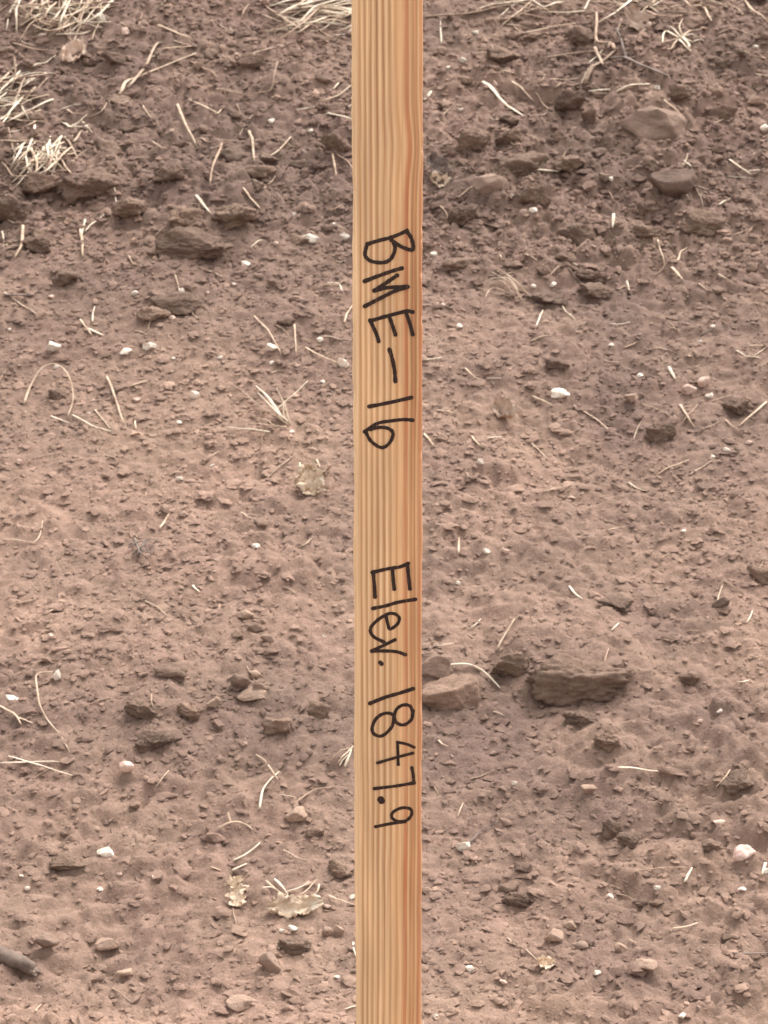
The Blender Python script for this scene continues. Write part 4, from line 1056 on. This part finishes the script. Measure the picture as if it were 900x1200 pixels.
# origin of the stake: on its axis, where it enters the soil
base = mid + (SROT @ Vector((0, SD_ / 2, 0)))
t = base.z / axis_.z
base = base - axis_ * t
gz = HF(base.x, base.y)
base = base + axis_ * ((gz - base.z) / axis_.z)
stake.location = base
stake.rotation_euler = SROT.to_euler()
tag(stake, 'upright planed pine survey stake with handwritten black marker text', 'stake')
INV = SROT.transposed()
def on_face(px, py):
    """a photo pixel on the front face, in stake coordinates (x across, z up)"""
    d = ray(px, py)
    nrm = SROT @ Vector((0, -1, 0))
    p0 = base + SROT @ Vector((0, -SD_ / 2, 0))
    tt = (p0 - EYE).dot(nrm) / d.dot(nrm)
    return INV @ (EYE + d * tt - base)
KNOT_Z = on_face(480, 172).z
TOP_Z = on_face(450, 0).z + .075
def shaft():
    # eased edges, tiny saw waver along the length, driven point below ground
    e = .0016
    w, d = SW / 2, SD_ / 2
    prof = []
    for cx, cy, a0 in ((w - e, -d + e, -90), (w - e, d - e, 0), (-w + e, d - e, 90), (-w + e, -d + e, 180)):
        for k in range(5):
            a = R(a0 + k * 22.5); prof.append((cx + e * math.cos(a), cy + e * math.sin(a)))
    zs = [-.26, -.14] + list(np.linspace(-.139, TOP_Z - .001, 520)) + [TOP_Z]
    nicks = [(rnd.choice((-1, 1)), rnd.uniform(.1, TOP_Z), rnd.uniform(.002, .008), rnd.uniform(.0003, .0009)) for _ in range(34)]
    verts, faces = [], []
    for z in zs:
        s = .12 if z == -.26 else (.985 if z == TOP_Z else 1)
        for (x, y) in prof:
            wv = .0005 * mnoise.noise(Vector((x * 30, y * 30, z * 22))) + .0003 * mnoise.noise(Vector((x * 80, 4, z * 90)))
            if y < -d + .0008 and abs(x) < w - e * .9: wv = 0
            if y < 0 and abs(x) > w - e * 1.01:
                for sd_, nz, nl, nd in nicks:
                    if sd_ * x > 0 and abs(z - nz) < nl: wv -= nd * (1 - ((z - nz) / nl) ** 2)
            verts.append((x * s + (wv if x > 0 else -wv), y * s, z))
    n = len(prof)
    for i in range(len(zs) - 1):
        for k in range(n):
            k2 = (k + 1) % n
            faces.append((i * n + k, i * n + k2, (i + 1) * n + k2, (i + 1) * n + k))
    faces.append(tuple(range(n))[::-1]); faces.append(tuple((len(zs) - 1) * n + k for k in range(n)))
    o = link('shaft', mesh_from('shaft', verts, faces), wood_material(), stake)
    m = o.modifiers.new('n', 'WEIGHTED_NORMAL'); m.keep_sharp = True
    return o
shaft()
M_ink = ink_material()
A = lambda pts: [(380 + x / 6, 250 + y / 6) for x, y in pts]
B_ = lambda pts: [(380 + x / 6, 390 + y / 6) for x, y in pts]
D_ = lambda pts: [(380 + x / 6, 640 + y / 6) for x, y in pts]
E_ = lambda pts: [(380 + x / 6, 790 + y / 6) for x, y in pts]
TEXT = [
 ('letter', 'handwritten capital letter B', [A([(582, 122), (525, 148), (460, 172), (380, 192), (302, 216)]), A([(304, 214), (288, 268), (292, 305), (335, 338), (420, 345), (472, 315), (497, 250), (486, 205), (466, 178)]),
     A([(474, 188), (515, 218), (560, 242), (618, 256), (625, 225), (610, 170), (580, 126)])], 5.0),
 ('letter', 'handwritten capital letter M', [A([(546, 386), (480, 405), (380, 440), (284, 477)]), A([(512, 436), (440, 485), (352, 543)]), A([(352, 543), (440, 522), (586, 516)]), A([(586, 516), (490, 548), (380, 603), (286, 652)])], 5.2),
 ('letter', 'handwritten capital letter E', [A([(622, 694), (585, 686), (545, 695), (430, 725), (325, 756)]), A([(322, 752), (350, 810), (372, 862), (382, 898)]), A([(455, 720), (480, 790), (500, 852)]), A([(575, 698), (600, 770), (622, 850)])], 5.0),
 ('dash', 'handwritten dash', [B_([(459, 118), (480, 190), (494, 265), (500, 340)])], 5.2),
 ('digit', 'handwritten digit 1', [B_([(612, 455), (470, 488), (316, 518)])], 5.0),
 ('digit', 'handwritten digit 6', [B_([(622, 614), (560, 610), (470, 619), (370, 638), (284, 695)]), B_([(290, 695), (330, 762), (400, 806), (455, 778), (484, 712), (455, 674), (390, 664), (325, 678)])], 4.7),
 ('letter', 'handwritten capital letter E', [D_([(590, 122), (530, 146), (450, 158), (338, 184)]), D_([(345, 186), (352, 270), (357, 356)]), D_([(480, 156), (484, 220), (492, 300)]), D_([(584, 126), (592, 210), (602, 298)])], 4.9),
 ('letter', 'handwritten lowercase letter l', [D_([(640, 374), (520, 394), (430, 420), (342, 437)])], 4.8),
 ('letter', 'handwritten lowercase letter e', [D_([(436, 498), (448, 550), (462, 582), (510, 552), (528, 510), (505, 480), (455, 474), (390, 508), (335, 560), (325, 600), (350, 638), (420, 674)])], 4.6),
 ('letter', 'handwritten lowercase letter v', [D_([(497, 658), (420, 696), (334, 736)]), D_([(334, 738), (430, 736), (510, 742), (570, 762)])], 4.6),
 ('dot', 'handwritten full stop', [D_([(394, 818), (402, 826)])], 5.4),
 ('digit', 'handwritten digit 1', [E_([(625, 102), (540, 130), (430, 162), (322, 205)])], 5.2),
 ('digit', 'handwritten digit 8', [E_([(622, 262), (600, 222), (550, 218), (508, 248), (490, 300), (475, 370), (410, 432), (355, 424), (336, 380), (365, 312), (425, 275), (482, 285), (508, 340), (560, 356), (612, 318), (624, 258)])], 4.7),
 ('digit', 'handwritten digit 4', [E_([(632, 514), (580, 492), (515, 478)]), E_([(515, 480), (518, 560), (520, 634)]), E_([(622, 554), (500, 586), (376, 622)])], 4.0),
 ('digit', 'handwritten digit 7', [E_([(616, 658), (626, 710), (630, 766)]), E_([(632, 764), (500, 786), (352, 804)])], 4.4),
 ('dot', 'handwritten decimal point', [E_([(398, 882), (403, 890)])], 9.0),
 ('digit', 'handwritten digit 9', [E_([(362, 1072), (460, 1052), (565, 1034), (612, 992), (606, 948), (545, 940), (486, 968), (474, 1004), (508, 1032), (568, 1036)])], 4.5),
]
YF = -SD_ / 2
def stroke(verts, faces, pts, wpx, y0, seed):
    P = [on_face(*p) for p in pts]
    P = [Vector((p.x, 0, p.z)) for p in P]
    c = catmull(P, 10) if len(P) > 2 else [P[0].lerp(P[-1], i / 12) for i in range(13)]
    k = SW / 80.6
    n = len(c); b0 = len(verts)
    prof = []
    for i, p in enumerate(c):
        t = (c[min(i + 1, n - 1)] - c[max(i - 1, 0)]).normalized()
        s = Vector((-t.z, 0, t.x))
        w = wpx * k * .435 * (1 + .22 * mnoise.noise(Vector((i * .3, seed, 1))) + .16 * math.exp(-min(i, n - 1 - i) / 2.0))
        prof.append((p, t, s, w, y0 - 1.2e-4 * i / n))
    # rounded start cap, ribbon, rounded end cap; the pen line climbs a hair as it goes so crossings never share a plane
    rows = []
    p, t, s, w, y = prof[0]
    for a in (80, 55, 28):
        rows.append((p - t * (w * math.sin(R(a))), s, w * math.cos(R(a)), y))
    rows += [(p, s, w, y) for p, t, s, w, y in prof]
    p, t, s, w, y = prof[-1]
    for a in (28, 55, 80):
        rows.append((p + t * (w * math.sin(R(a))), s, w * math.cos(R(a)), y))
    for p, s, w, y in rows:
        e1 = w * (1 + rnd.uniform(-.04, .04)); e2 = w * (1 + rnd.uniform(-.04, .04))
        verts.append((p.x + s.x * e1, y, p.z + s.z * e1)); verts.append((p.x - s.x * e2, y, p.z - s.z * e2))
    for i in range(len(rows) - 1):
        a = b0 + i * 2
        faces.append((a, a + 1, a + 3, a + 2))
for i, (part, label, strokes, w) in enumerate(TEXT):
    v, f = [], []
    for j, s in enumerate(strokes):
        stroke(v, f, s, w, YF - 1.2e-4 - 1.5e-4 * j, i * 10 + j)
    o = link(part, mesh_from(part, v, f), M_ink, stake, smooth=False)
    o['label'] = label
label_lookalikes()
